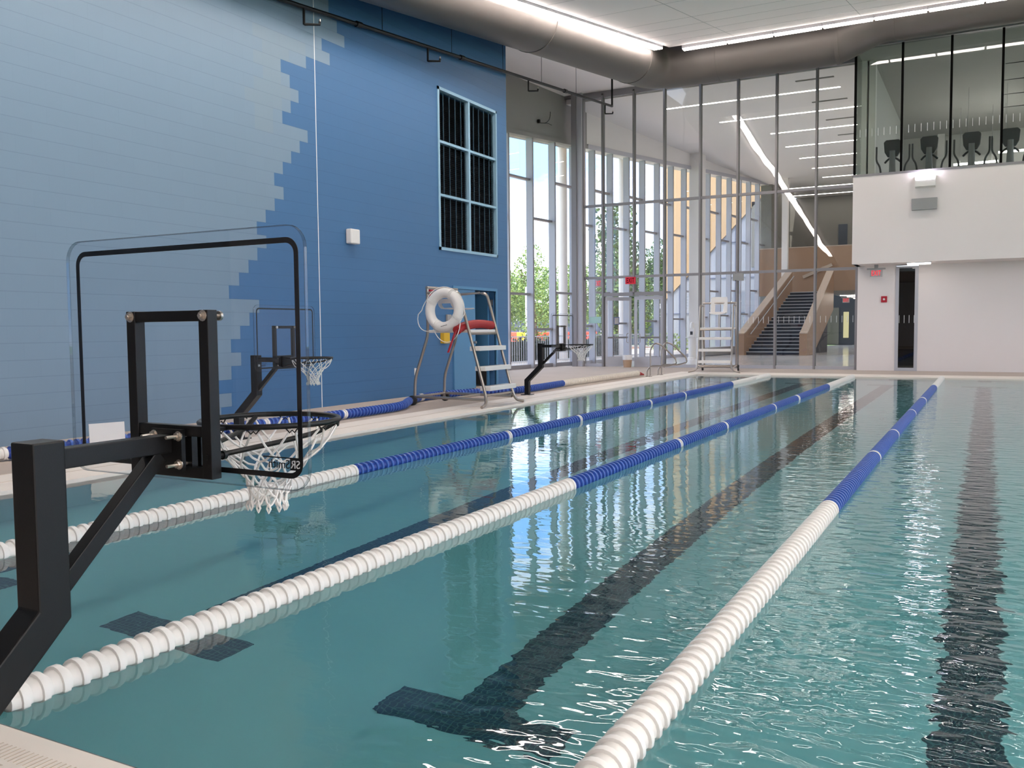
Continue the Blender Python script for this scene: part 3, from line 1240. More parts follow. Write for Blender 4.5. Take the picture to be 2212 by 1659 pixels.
# ================================================================== CEILING LIGHTS
SEG = 1.25
hs = MB()
hs.box(0.005, SEG - 0.005, -0.13, 0.13, 0.035, 0.11)
pr = thing('strip_light', 'x', 'ceiling light', 'linear strip lights along the edges of the white ceiling')
hs.build('housing', 'aluminium_light', pr)
df = MB()
df.box(0.03, SEG - 0.03, -0.12, 0.12, 0.0, 0.035)
df.build('diffuser', 'strip_lamp', pr)
first = True
ORD = ['first', 'second', 'third', 'fourth', 'fifth', 'sixth', 'seventh', 'eighth', 'ninth', 'tenth', 'eleventh', 'twelfth', 'thirteenth', 'fourteenth', 'fifteenth', 'sixteenth',
       'seventeenth', 'eighteenth', 'nineteenth', 'twentieth']


def place_strip(loc, rot, label, wy=1.0):
    global first
    o = pr if first else copy_tree(pr)
    first = False
    o.location = loc
    o.rotation_euler = rot
    o.scale = (1, wy, 1)
    o['label'] = label


for k in range(11):
    place_strip((-7.72 + SEG * k, 24.83, 9.06), (0, 0, 0), 'glowing strip light of the row along the far wall, %s from the ceiling corner' % ORD[k], 0.62)
sl = math.atan(0.167)
for k in range(18):
    y_ = 24.25 - SEG * math.cos(sl) * (k + 1)
    place_strip((-8.22, y_, CZ(y_) - 0.08), (0, -sl, PI / 2), 'glowing strip light of the row above the long duct, %s from the ceiling corner' % ORD[k])

# unseen panel lamps added to brighten the blue wall and near pool
pl = thing('added_panel_light', 'added square panel light, out of view, brightening the near half of the pool', 'ceiling light', 'added panel lights over the near half of the pool')
MB().box(-0.6, 0.6, -0.6, 0.6, -0.02, 0.0).build('diffuser', 'added_panel_lamp', pl)
fr_ = MB()
for a in ((-0.66, 0.66, -0.66, -0.6), (-0.66, 0.66, 0.6, 0.66), (-0.66, -0.6, -0.6, 0.6), (0.6, 0.66, -0.6, 0.6)):
    fr_.box(*a, -0.03, 0.0)
fr_.build('trim', 'aluminium_light', pl)
firstp = True
for y_ in (-3.5, 0.0, 3.5, 7.0, 10.5):
    for x_ in (3.0, 7.0, 11.0):
        o = pl if firstp else copy_tree(pl)
        firstp = False
        o.location = (x_, y_, CZ(y_) - 0.003)
        o.rotation_euler = (math.atan(0.167), 0, 0)

# ================================================================== SPRINKLER PIPE
sp = thing('sprinkler_pipe', 'black sprinkler pipe hung along the top of the blue wall', 'sprinkler pipe')


def PZ(y):
    return 6.478 + (7.80 - 6.478) / (24.90 - 10.95) * (y - 10.95)


XP = -9.86
MB().tube([(XP, 6, PZ(6)), (XP, 24.90, PZ(24.90))], 0.035, 10).build('main_pipe', 'black_steel', sp, smooth=True)
for y_ in (12.9, 16.4, 21.6):
    MB().tube([(XP, y_ - 0.07, PZ(y_ - 0.07)), (XP, y_ + 0.07, PZ(y_ + 0.07))], 0.052, 10).build('coupling', 'black_steel', sp, smooth=True)
for y_ in (11.47, 15.10, 19.48, 24.36):
    z_ = PZ(y_)
    a = MB()
    a.tube([(XP, y_, z_), (XP, y_, z_ - 0.27), (XP + 0.02, y_, z_ - 0.28), (XP + 0.15, y_ + 0.20, z_ - 0.25), (XP + 0.155, y_ + 0.205, z_ - 0.20)], 0.022, 8)
    arm = a.build('sprinkler_arm', 'black_steel', sp, smooth=True)
    h = MB()
    h.tube([(XP + 0.155, y_ + 0.205, z_ - 0.205), (XP + 0.155, y_ + 0.205, z_ - 0.16)], 0.016, 8)
    h.build('sprinkler_head', 'bolt_metal', arm, smooth=True)
MB().tube([(XP, 24.90, PZ(24.90)), (XP, 24.90, 9.25)], 0.030, 8).build('drop_pipe', 'black_steel', sp, smooth=True)
for y_ in (9.0, 11.0, 13.6, 16.0, 18.2, 20.2, 22.3):
    MB().tube([(XP, y_, PZ(y_)), (XP, y_, CZ(y_) + 1.38)], 0.006, 6).build('hanger_rod', 'black_steel', sp)
rebase(sp, (XP, 24.90, PZ(24.90)))

# ================================================================== WALL FITTINGS
lv = thing('wall_louver', 'tall dark six-panel louver set in the blue wall', 'louver')
f = MB()
for (ya, yb, za, zb) in ((GY0, GY1, GZ0, GZ0 + 0.06), (GY0, GY1, GZ1 - 0.06, GZ1), (GY0, GY0 + 0.06, GZ0, GZ1), (GY1 - 0.04, GY1, GZ0, GZ1)):
    f.box(XL - 0.12, XL + 0.02, ya, yb, za, zb)
f.build('frame', 'louver_frame', lv)
ym = 16.89
MB().box(XL - 0.10, XL + 0.008, ym - 0.035, ym + 0.035, GZ0 + 0.06, GZ1 - 0.06).build('mullion', 'louver_frame', lv)
zz = [GZ0 + 0.06, 4.08, 5.165, GZ1 - 0.06]
for z in zz[1:3]:
    MB().box(XL - 0.10, XL + 0.006, GY0 + 0.06, GY1 - 0.04, z - 0.025, z + 0.025).build('crossbar', 'louver_frame', lv)
for (ya, yb) in ((GY0 + 0.06, ym - 0.035), (ym + 0.035, GY1 - 0.04)):
    for k in range(3):
        b_ = MB()
        za, zb = zz[k] + 0.02, zz[k + 1] - 0.02
        b_.box(XL - 0.16, XL - 0.14, ya, yb, za, zb)
        n = 26
        for q in range(n):
            z = za + (zb - za) * q / n
            b_.poly([(XL - 0.05, ya, z), (XL - 0.05, yb, z), (XL - 0.12, yb, z + 0.035), (XL - 0.12, ya, z + 0.035)])
        b_.cur = 1
        for q in range(1, 5):
            y_ = ya + (yb - ya) * q / 5
            b_.box(XL - 0.05, XL - 0.035, y_ - 0.008, y_ + 0.008, za, zb)
        b_.build('louver_panel', ['louver_dark', 'louver_rib'], lv)
rebase(lv, (XL, 16.9, GZ0))

o = MB()
o.box(XL, XL + 0.12, 12.60, 12.86, 2.83, 3.09)
ob = single(o.build('wall_speaker', 'white_plastic', bevel=0.02), (XL, 12.72, 2.86))
tag(ob, 'small white box speaker high on the blue wall', 'speaker')

# blue store-room doors
r = sroot('door_3')
f = MB()
f.box(XL - 0.02, XL + 0.03, DY0 - 0.06, DY0, 0, DZ + 0.06)
f.box(XL - 0.02, XL + 0.03, DY1, DY1 + 0.06, 0, DZ + 0.06)
f.box(XL - 0.02, XL + 0.03, DY0, DY1, DZ, DZ + 0.06)
f.build('door_frame', 'door_blue', r)
MB().box(XL - 0.045, XL + 0.0, DY0 + 0.005, 17.07, 0.01, DZ - 0.005).build('door_panel', 'door_blue', r)
h = MB()
h.tube([(XL, 17.0, 1.02), (XL + 0.06, 17.0, 1.02)], 0.03, 12)
h.build('door_knob', 'stainless', r, smooth=True)
r = sroot('door_4')
MB().box(-11.05, -10.15, 17.90, 17.945, 0.01, DZ - 0.005).build('door_panel', 'door_blue', r)
for z in (0.35, 1.85):
    MB().box(-10.13, -10.05, 17.88, 17.96, z, z + 0.13).build('hinge', 'stainless', r)
MB().box(-11.0, -10.2, 17.885, 17.9, 0.02, 0.42).build('kick_plate', 'rubber', r)

for nm, y_, z_, w_, h_, d_, mt, lb, ct in (
        ('wall_outlet', 14.69, 0.41, 0.07, 0.14, 0.015, 'white_plastic', 'white outlet plate low on the blue wall beside the lifeguard chair', 'outlet'),
        ('emergency_phone', 15.74, 1.02, 0.22, 0.26, 0.10, 'yellow_device', 'yellow box on the blue wall beside the blue door', 'wall box'),
        ('wall_switch', 15.93, 1.42, 0.16, 0.20, 0.05, 'grey_device', 'small grey box on the blue wall seen through the life ring', 'switch'),
        ('fire_strobe', 15.27, 1.98, 0.14, 0.16, 0.06, 'red_device', 'red alarm device on the blue wall behind the life ring top', 'alarm')):
    b_ = MB()
    b_.box(XL, XL + d_, y_ - w_ / 2, y_ + w_ / 2, z_, z_ + h_)
    ob = single(b_.build(nm, mt, bevel=0.008), (XL, y_, z_))
    tag(ob, lb, ct)
bx = MB()
bx.box(-13.155, -13.07, 26.60, 26.68, 8.03, 8.14)
cb = thing('cable_box', 'black junction box with loose cables on the grey wall above the windows', 'junction box')
bx.build('box', 'black_steel', cb)
MB().tube(fillet([(-13.06, 26.65, 8.03), (-12.98, 26.9, 8.06), (-12.98, 27.2, 8.25), (-12.98, 27.25, 8.5)], 0.2), 0.012, 6).build('cable', 'black_steel', cb, smooth=True)
MB().tube([(-13.06, 26.65, 8.03), (-12.95, 27.0, 8.07), (-12.98, 27.35, 8.08)], 0.010, 6).build('cable', 'black_steel', cb, smooth=True)
rebase(cb, (-13.12, 26.6, 8.02))


# exit signs
def exit_sign(loc, rz, label, w=0.33, h=0.20, rod=0.1, dim=False):
    t = thing('exit_sign', label, 'exit sign')
    MB().box(-w / 2, w / 2, -0.02, 0.02, -h, 0).build('sign_case', 'exit_case' if dim else 'sign_paper', t)
    if rod:
        MB().box(-w * 0.75, w * 0.75, -0.03, 0.03, 0.0, 0.045).build('canopy', 'grey_device', t)
        MB().box(-0.05, 0.05, -0.02, 0.02, 0.045, 0.045 + rod).build('mount', 'grey_device', t)
    text_mesh('lettering', 'EXIT', h * 1.02, 'black_joint' if dim else 'exit_red', t,
              Matrix.Translation((0, -0.022, -h * 0.52)) @ Matrix.Rotation(PI / 2, 4, 'X') @ Matrix.Diagonal((0.62 * w / 0.33 * 0.2 / h, 1, 1, 1)))
    t.location = loc
    t.rotation_euler = (0, 0, rz)
    return t


exit_sign((-2.84, 27.45, 2.90), 0.0, 'lit red EXIT sign hanging below the white gallery')
exit_sign((-10.55, YG - 0.13, 3.0), 0.0, 'red EXIT sign on the frame above the entry doors', 0.35, 0.23, 0, True)
exit_sign((-12.85, 31.0, 3.1), 0.3, 'pale EXIT sign in the lobby seen beside the grey pier', 0.26, 0.26, 0.05)
exit_sign((-6.9, 52.0, 2.85), 0.0, 'small EXIT sign at the lobby corridor right of the stairs', 0.36, 0.26, 0.05)
# alarm on white wall, outlet, wall pack, vent panel
fa = thing('fire_alarm', 'red fire alarm strobe on the white wall under the gallery', 'alarm')
MB().box(-2.75, -2.59, YW - 0.05, YW, 1.98, 2.16).build('housing', 'red_device', fa, bevel=0.01)
MB().tube([(-2.67, YW - 0.075, 2.07), (-2.67, YW - 0.05, 2.07)], 0.03, 12).build('lens', 'white_plastic', fa, smooth=True)
rebase(fa, (-2.67, YW, 1.98))
b_ = MB()
b_.box(-0.51, -0.43, YW - 0.012, YW, 0.40, 0.53)
tag(single(b_.build('wall_outlet', 'white_wall'), (-0.47, YW, 0.40)), 'white outlet plate low on the white wall below the gallery', 'outlet')
wp = thing('wall_pack_light', 'bright white floodlight on the front of the white gallery', 'flood light')
b_ = MB()
b_.prism([(-1.82, YB - 0.16, 5.05), (-1.82, YB, 5.02), (-1.82, YB, 5.34), (-1.82, YB - 0.10, 5.34), (-1.82, YB - 0.16, 5.24)], (0.50, 0, 0))
b_.build('housing', 'white_plastic', wp)
b_ = MB()
b_.box(-1.80, -1.34, YB - 0.165, YB - 0.10, 5.22, 5.36)
b_.build('lens', 'led_white', wp)
rebase(wp, (-1.57, YB, 5.02))
b_ = MB()
b_.box(-1.90, -1.27, YB - 0.10, YB, 4.43, 4.74)
tag(single(b_.build('gallery_speaker', 'grey_device', bevel=0.008), (-1.58, YB, 4.43)), 'grey rectangular speaker below the floodlight on the gallery', 'speaker')
sf = thing('soffit_light', 'short white lamp under the edge of the gallery', 'ceiling light')
MB().box(-2.0, -1.42, 27.0, 27.22, 2.985, 3.02).build('diffuser', 'soffit_lamp', sf)
MB().box(-2.02, -1.40, 26.98, 27.24, 3.02, 3.04).build('housing', 'aluminium_light', sf)
rebase(sf, (-1.7, 27.1, 3.04))
b_ = MB()
b_.box(-7.12, -7.05, YG - 0.2, YG - 0.09, 2.76, 3.0)
b_.box(-6.99, -6.80, YG - 0.2, YG - 0.09, 2.76, 3.0)
b_.box(-7.05, -6.99, YG - 0.2, YG - 0.15, 2.78, 2.98)
tag(single(b_.build('door_sensor', 'grey_device'), (-7.0, YG - 0.1, 2.76)), 'grey box fixed on the glass wall above the far lifeguard chair', 'device')

# ================================================================== LOBBY LIGHTS
LS = [(-10.15, -4.35), (-9.06, -3.6), (-7.81, -3.6), (-7.81, -3.6), (-7.78, -3.6), (-7.72, -3.6), (-7.7, -3.6), (-10.1, -3.6), (-10.6, -3.6), (-9.9, -3.6), (-9.0, -3.6)]
for k, (a, b) in enumerate(LS):
    y_ = 30.81 + 3.0 * k
    if y_ > 55.5:
        break
    t = thing('lobby_strip_light', 'thin warm ceiling light in the lobby, %s of the row counted from the glass wall' % ORD[k], 'ceiling light', 'thin strip lights in the lobby ceiling')
    MB().box(0, b - a, -0.05, 0.05, -0.012, 0.0).build('diffuser', 'lobby_lamp', t)
    MB().box(-0.02, b - a + 0.02, -0.06, 0.06, -0.008, 0.0).build('trim', 'aluminium_light', t)
    t.location = (a, y_, 8.999)
for k in range(4):
    b_ = MB()
    b_.box(-5.5, -4.35, 29.4 + 3 * k, 29.52 + 3 * k, 8.985, 8.999)
    tag(single(b_.build('air_slot', 'dark_wall'), (-4.9, 29.46 + 3 * k, 8.985)), 'dark air slot in the lobby ceiling, %s from the glass wall' % ORD[k], 'air vent', 'air slots in the lobby ceiling')
# corridor lamps
for k, y_ in enumerate((50.5, 53.0, 56.0)):
    b_ = MB()
    b_.box(-7.0, -4.0, y_ - 0.06, y_ + 0.06, 2.92, 2.949)
    tag(single(b_.build('corridor_light', 'lobby_lamp'), (-5.5, y_, 2.92)), 'low strip light in the corridor beside the stairs, %s one in' % ORD[k], 'ceiling light', 'strip lights in the corridor beside the stairs')
# lobby furniture
st_ = thing('sanitizer_stand', 'white pedestal stand with a small screen in the lobby', 'stand')
MB().lathe([(0.17, 0), (0.17, 0.03), (0.15, 0.05), (0.15, 0.86), (0.15, 0.88)], 20).build('pedestal', 'white_plastic', st_, smooth=True)
MB().box(-0.24, 0.24, -0.16, 0.16, 0.88, 0.91).build('shelf', 'white_plastic', st_)
MB().box(-0.12, 0.12, -0.08, 0.08, 0.91, 1.28).build('dispenser', 'white_plastic', st_, bevel=0.02)
MB().box(-0.06, 0.05, -0.086, -0.08, 1.0, 1.14).build('screen', 'step_dark', st_)
MB().lathe([(0.09, 1.28), (0.10, 1.40), (0.06, 1.52), (0.0, 1.54)], 16).build('bottle', 'white_plastic', st_, smooth=True)
st_.location = (-11.05, 37.0, 0)
hb = MB()
hb.hexa([fac(40.3, 0.36, 0.02), fac(44.2, 0.36, 0.02), fac(44.2, 0.72, 0.02), fac(40.3, 0.72, 0.02), fac(40.3, 0.36, 0.38), fac(44.2, 0.36, 0.38), fac(44.2, 0.72, 0.38), fac(40.3, 0.72, 0.38)])
tag(single(hb.build('window_bench', 'grey_device', bevel=0.02), fac(42.2, 0.5, 0.02)), 'low grey bench along the lobby windows', 'bench')
bn = thing('waste_bin', 'small tan bin with a white liner between the entry doors', 'bin')
MB().lathe([(0.0, 0.0), (0.13, 0.0), (0.155, 0.27), (0.0, 0.27)], 18).build('bucket', 'bin_tan', bn, smooth=True)
MB().lathe([(0.157, 0.25), (0.165, 0.40), (0.15, 0.405), (0.14, 0.27)], 18).build('liner', 'white_plastic', bn, smooth=True)
bn.location = (-10.58, 28.05, 0)

# ================================================================== GYM
el = thing('elliptical_trainer', 'x', 'elliptical trainer', 'elliptical trainers behind the gallery glass')
c = MB()
c.prism([(-0.21, -0.05, 1.22), (-0.235, -0.05, 1.50), (-0.17, -0.05, 1.565), (0.17, -0.05, 1.565), (0.235, -0.05, 1.50), (0.21, -0.05, 1.22), (0.13, -0.05, 1.08), (-0.13, -0.05, 1.08)], (0, 0.12, 0))
con = c.build('console', 'machine_dark', el, bevel=0.02)
MB().box(-0.17, 0.17, 0.07, 0.078, 1.2, 1.5).build('screen', 'step_dark', con)
MB().tube([(0, 0.02, 0.2), (0, 0, 0.7), (0, -0.06, 1.25)], [0.15, 0.09, 0.075], 14).build('mast', 'machine_grey', el, smooth=True)
for s in (-1, 1):
    MB().tube(fillet([(s * 0.28, 0.05, 0.42), (s * 0.34, 0.04, 0.85), (s * 0.44, 0.10, 1.0), (s * 0.44, 0.12, 1.42)], 0.12), 0.026, 8).build('arm_lever', 'machine_dark', el, smooth=True)
    MB().tube(fillet([(s * 0.05, 0.03, 1.06), (s * 0.13, 0.06, 1.02), (s * 0.21, 0.14, 0.95)], 0.05), [0.03] * 8, 8).build('grip', 'machine_dark', el, smooth=True)
    MB().bar((s * 0.22, 0.1, 0.30), (s * 0.22, 1.1, 0.22), 0.14, 0.06).build('pedal_arm', 'machine_dark', el)
    MB().tube([(s * 0.40, 0.0, 0.36), (s * 0.47, 0.0, 0.36)], 0.11, 14).build('crank_cover', 'machine_dark', el, smooth=True)
MB().box(-0.40, 0.40, -0.08, 0.12, 0.28, 0.46).build('crank_housing', 'machine_dark', el, bevel=0.03)
MB().box(-0.30, 0.30, -0.2, 1.5, 0.0, 0.14).build('base', 'machine_dark', el, bevel=0.02)
for k, x in enumerate((-2.53, -1.57, -0.50, 0.44)):
    o = el if k == 0 else copy_tree(el)
    o.location = (x, 28.2, 5.08)
    o['label'] = 'dark elliptical trainer behind the gallery glass, %s' % ('nearest the left end', 'second from the left, above the floodlight', 'third from the left', 'at the right edge of the picture')[k]
for k, (y_, x_) in enumerate(((31.0, 2.0), (34.5, 2.0), (38.0, 2.0))):  # ceiling strips out of view, added to lighten the gym walls
    b_ = MB()
    b_.box(x_, x_ + 9.0, y_ - 0.1, y_ + 0.1, 8.97, 8.999)
    tag(single(b_.build('added_gym_light', 'gym_lamp'), (x_, y_, 8.97)), 'added warm ceiling light, out of view, inside the gallery room, %s from the glass' % ORD[k], 'ceiling light', 'added ceiling lights in the gallery room')
for k, (a, b, y_, z_) in enumerate(((-1.2, 0.2, 36.0, 7.0), (0.2, 1.6, 36.0, 7.3), (-0.9, 0.6, 33.0, 6.3))):
    b_ = MB()
    b_.box(a, b, y_ - 0.04, y_ + 0.04, z_, z_ + 0.06)
    ob = single(b_.build('gym_lamp', 'gym_lamp'), (a, y_, z_))
    tag(ob, 'warm hanging light bar inside the gallery room, %s' % ('behind the second trainer', 'behind the third trainer', 'low beside the second trainer')[k], 'hanging light', 'light bars in the gallery room')
    w_ = MB()
    for x in (a + 0.2, b - 0.2):
        w_.tube([(x - a, 0, 0.06), (x - a, 0, 9.0 - z_)], 0.005, 4)
    w_.build('suspension_wire', 'grey_device', ob)
for k in range(5):
    b_ = MB()
    b_.prism([(0.3, 28.6 + 2.0 * k, 8.985), (3.0, 28.5 + 2.0 * k, 8.985), (3.0, 28.75 + 2.0 * k, 8.985)], (0, 0, 0.014))
    tag(single(b_.build('air_slot', 'black_joint'), (1.5, 28.6 + 2 * k, 8.985)), 'black slot in the gallery ceiling, %s from the glass' % ORD[k], 'air vent', 'ceiling slots in the gallery room')


# ================================================================== BASKETBALL HOOPS
def rrect(w, h, r, n=6):
    pts = []
    for cx_, cz_, a0 in ((w / 2 - r, h / 2 - r, 0), (-w / 2 + r, h / 2 - r, PI / 2), (-w / 2 + r, -h / 2 + r, PI), (w / 2 - r, -h / 2 + r, 1.5 * PI)):
        for k in range(n + 1):
            a = a0 + PI / 2 * k / n
            pts.append((cx_ + r * math.cos(a), cz_ + r * math.sin(a)))
    return pts


def make_hoop():
    """local frame: +Y towards the pool, board plane at y = 0"""
    t = thing('basketball_hoop', 'x', 'basketball hoop', 'poolside basketball hoops')
    BZ = 1.222        # board centre
    # base plate and cranked post
    MB().box(-0.10, 0.10, -0.87, -0.67, 0.0, 0.016).build('base_plate', 'black_steel', t)
    p = MB()
    sec = [(-0.77, 0.012), (-0.77, 0.285), (-0.47, 0.565), (-0.47, 1.02)]
    hw = 0.046
    prof = []
    ring = []
    for i, (y_, z_) in enumerate(sec):
        if i == 0:
            d = V((0, 1, 0))
        elif i == 3:
            d = V((0, 1, 0))
        else:
            d = None
        if d is not None:
            a, b = (y_ - hw, z_), (y_ + hw, z_)
        else:
            q = 0.42 * hw
            if i == 1:
                a, b = (y_ - hw, z_ + q), (y_ + hw, z_ - q)
            else:
                a, b = (y_ - hw, z_ + q), (y_ + hw, z_ - q)
        ring.append((a, b))
    for (a, b) in ring:
        n0 = len(p.v)
        p.v += [(-hw, a[0], a[1]), (hw, a[0], a[1]), (hw, b[0], b[1]), (-hw, b[0], b[1])]
    for i in range(3):
        o_ = 4 * i
        for k in range(4):
            k2 = (k + 1) % 4
            p.face(o_ + k, o_ + k2, o_ + 4 + k2, o_ + 4 + k)
    p.face(3, 2, 1, 0)
    p.face(12, 13, 14, 15)
    p.build('post', 'black_steel', t, bevel=0.005)
    MB().bar((0, -0.425, 0.967), (0, -0.055, 0.967), 0.048, 0.055).build('arm', 'black_steel', t, bevel=0.003)
    MB().bar((0, -0.45, 0.60), (0, -0.095, 0.935), 0.045, 0.045).build('brace', 'black_steel', t, bevel=0.003)
    hp = MB()
    hp.box(-0.065, 0.065, -0.06, -0.045, 0.885, 1.01)
    hub = hp.build('hub_plate', 'black_steel', t)
    MB().box(-0.075, 0.075, -0.03, -0.008, 0.885, 1.01).build('hub_plate', 'black_steel', t)
    MB().box(-0.045, 0.045, -0.046, -0.029, 0.89, 1.005).build('hub_block', 'black_steel', t)
    for sx in (-1, 1):
        for z_ in (0.905, 0.99):
            b = MB()
            b.tube([(sx * 0.052, -0.105, z_), (sx * 0.052, -0.02, z_)], 0.0052, 8)
            b.tube([(sx * 0.052, -0.070, z_), (sx * 0.052, -0.0605, z_)], 0.0115, 6)
            b.tube([(sx * 0.052, -0.0605, z_), (sx * 0.052, -0.0575, z_)], 0.0155, 12)
            b.build('bolt', 'bolt_metal', hub, smooth=True)
    # support frame behind the board
    for sx in (-1, 1):
        f = MB()
        f.bar((sx * 0.155, -0.028, 0.865), (sx * 0.155, -0.028, 1.365), 0.038, 0.038, up=(0, 1, 0))
        st2 = f.build('frame_upright', 'black_steel', t, bevel=0.002)
        for z_ in (1.348,):
            b = MB()
            b.tube([(sx * 0.155, -0.062, z_), (sx * 0.155, 0.022, z_)], 0.006, 8)
            b.tube([(sx * 0.155, -0.058, z_), (sx * 0.155, -0.049, z_)], 0.011, 6)
            b.tube([(sx * 0.155, -0.049, z_), (sx * 0.155, -0.0465, z_)], 0.0165, 12)
            b.tube([(sx * 0.155, 0.012, z_), (sx * 0.155, 0.020, z_)], 0.0145, 12)
            b.build('bolt', 'bolt_metal', st2, smooth=True)
        b = MB()
        b.tube([(sx * 0.155, -0.05, 0.93), (sx * 0.155, 0.022, 0.93)], 0.008, 8)
        b.tube([(sx * 0.155, 0.012, 0.93), (sx * 0.155, 0.024, 0.93)], 0.014, 12)
        b.build('bolt', 'black_steel', st2, smooth=True)
    for z_ in (1.348, 1.005, 0.880):
        MB().bar((-0.137, -0.03, z_), (0.137, -0.03, z_), 0.028, 0.032).build('frame_rail', 'black_steel', t, bevel=0.002)
    # clear board with black border
    W_, H_ = 1.015, 0.752
    b = MB()
    out = rrect(W_, H_, 0.065)
    inn = rrect(W_ - 0.005, H_ - 0.005, 0.063)
    n = len(out)
    for src, y_ in ((inn, -0.006), (out, -0.005), (out, 0.005), (inn, 0.006)):
        b.v += [(x, y_, BZ + z) for x, z in src]
    b.face(*range(n))
    b.face(*range(3 * n, 4 * n))
    b.cur = 1
    for q in range(3):
        for k in range(n):
            k2 = (k + 1) % n
            b.face(q * n + k, q * n + k2, (q + 1) * n + k2, (q + 1) * n + k)
    bd = b.build('backboard', ['acrylic', 'acrylic_edge'], t)
    b = MB()
    o1 = rrect(W_ - 0.066, H_ - 0.066, 0.045)
    o2 = rrect(W_ - 0.098, H_ - 0.098, 0.030)
    for k in range(n):
        k2 = (k + 1) % n
        q = [(o1[k][0], 0.0065, BZ + o1[k][1]), (o1[k2][0], 0.0065, BZ + o1[k2][1]), (o2[k2][0], 0.0065, BZ + o2[k2][1]), (o2[k][0], 0.0065, BZ + o2[k][1])]
        b.prism(q, (0, 0.0015, 0))
    b.build('border_line', 'black_line', bd)
    # maker's mark, readable from the pool side
    TM = Matrix.Translation((0.385, 0.0068, 0.918)) @ Matrix.Rotation(PI, 4, 'Z') @ Matrix.Rotation(PI / 2, 4, 'X')
    text_mesh('lettering', 'Smith', 0.036, 'black_line', bd, TM, 0.0006)
    b = MB()
    b.box(0.427, 0.468, 0.0066, 0.0074, 0.903, 0.937)
    b.box(0.325, 0.468, 0.0066, 0.0074, 0.936, 0.9395)
    b.build('logo_block', 'black_line', bd)
    TM = Matrix.Translation((0.447, 0.0070, 0.919)) @ Matrix.Rotation(PI, 4, 'Z') @ Matrix.Rotation(PI / 2, 4, 'X')
    text_mesh('lettering', 'SR', 0.033, 'joint_white', bd, TM, 0.0016)
    TM = Matrix.Translation((0.447, 0.0052, 0.919)) @ Matrix.Rotation(PI, 4, 'Z') @ Matrix.Rotation(PI / 2, 4, 'X')
    # rim, support rods, net
    RY, RZ, RR = 0.385, 0.995, 0.232
    rim = MB()
    rim.tube([(RR * math.cos(2 * PI * k / 40), RY + RR * math.sin(2 * PI * k / 40), RZ) for k in range(40)], 0.0095, 10, closed=True)
    rim = rim.build('rim', 'black_steel', t, smooth=True)
    b = MB()
    b.bar((0, 0.0, RZ - 0.004), (0, RY - RR + 0.01, RZ - 0.004), 0.07, 0.012)
    b.box(-0.075, 0.075, 0.006, 0.022, 0.885, 1.01)
    b.build('rim_bracket', 'black_steel', t)
    for sx in (-1, 1):
        b = MB()
        b.tube(fillet([(sx * 0.03, 0.015, 0.905), (sx * 0.12, 0.30, 0.935), (sx * 0.165, 0.44, 0.955), (sx * 0.19, RY + 0.125, RZ - 0.008)], 0.06), 0.0088, 8)
        b.build('rim_brace', 'black_steel', t, smooth=True)
    NH = 12
    for k in range(NH):
        a = 2 * PI * k / NH
        h = MB()
        ca, sa = math.cos(a), math.sin(a)
        tg = V((-sa, ca, 0))
        c0 = V((RR * ca, RY + RR * sa, RZ - 0.008))
        h.tube([c0 - tg * 0.02, c0 - tg * 0.008 + V((0, 0, -0.014)), c0 + V((0, 0, -0.006)), c0 + tg * 0.008 + V((0, 0, -0.014)), c0 + tg * 0.02], 0.0026, 5)
        h.build('net_hook', 'black_steel', rim)
    rad = [0.228, 0.185, 0.135, 0.102, 0.080, 0.066, 0.060, 0.066]
    zz_ = [-0.018, -0.085, -0.135, -0.170, -0.202, -0.232, -0.262, -0.290]
    net = MB()
    rnd = random.Random(3)
    off = {}

    def node(lv, k):
        k %= NH
        if (lv, k) not in off:
            j = 0.004 if lv in (0,) else 0.010
            a = 2 * PI * (k + 0.5 * (lv % 2)) / NH
            dx = -0.02 * lv / 7
            off[(lv, k)] = V(((rad[lv] + rnd.uniform(-j, j)) * math.cos(a) + dx, RY + (rad[lv] + rnd.uniform(-j, j)) * math.sin(a), RZ + zz_[lv] + rnd.uniform(-j, j)))
        return off[(lv, k)]

    for lv in range(7):
        for k in range(NH):
            p0 = node(lv, k)
            if lv % 2 == 0:
                q = (node(lv + 1, k), node(lv + 1, k - 1))
            else:
                q = (node(lv + 1, k + 1), node(lv + 1, k))
            for e in q:
                if lv == 0:
                    tg = (e - p0)
                    side = V((-(p0.y - RY), p0.x, 0)).normalized() * 0.012
                    if (e - p0).dot(side) < 0:
                        side = -side
                    p1 = p0 + side
                else:
                    p1 = p0
                mid = p1.lerp(e, 0.5) + V((0, 0, -0.006))
                net.tube([p1, mid, e], 0.0040, 5, cap=False)
    for k in range(NH):
        p0 = node(7, k)
        net.tube([p0 + V((0, 0, 0.012)), p0 + V((0.008, 0.0, -0.006)), p0 + V((0, 0, -0.020)), p0 + V((-0.008, 0, -0.006)), p0 + V((0, 0, 0.012))], 0.0040, 5, cap=False)
    net.build('net', 'net_white', t, smooth=True)
    return t


hoop = make_hoop()
h2 = copy_tree(hoop)
h3 = copy_tree(hoop)
hoop.location = (-2.18, 1.93, 0)
hoop['label'] = 'black poolside basketball hoop with clear board, nearest, filling the left foreground'
h2.location = (-7.2, 7.93, 0)
h2.rotation_euler = (0, 0, -PI / 2)
h2['label'] = 'basketball hoop standing before the blue wall, seen through the nearest clear board'
h3.location = (-7.25, 15.7, 0)
h3.rotation_euler = (0, 0, -PI / 2)
h3['label'] = 'basketball hoop against the bright windows, beyond the lifeguard chair with the life ring'

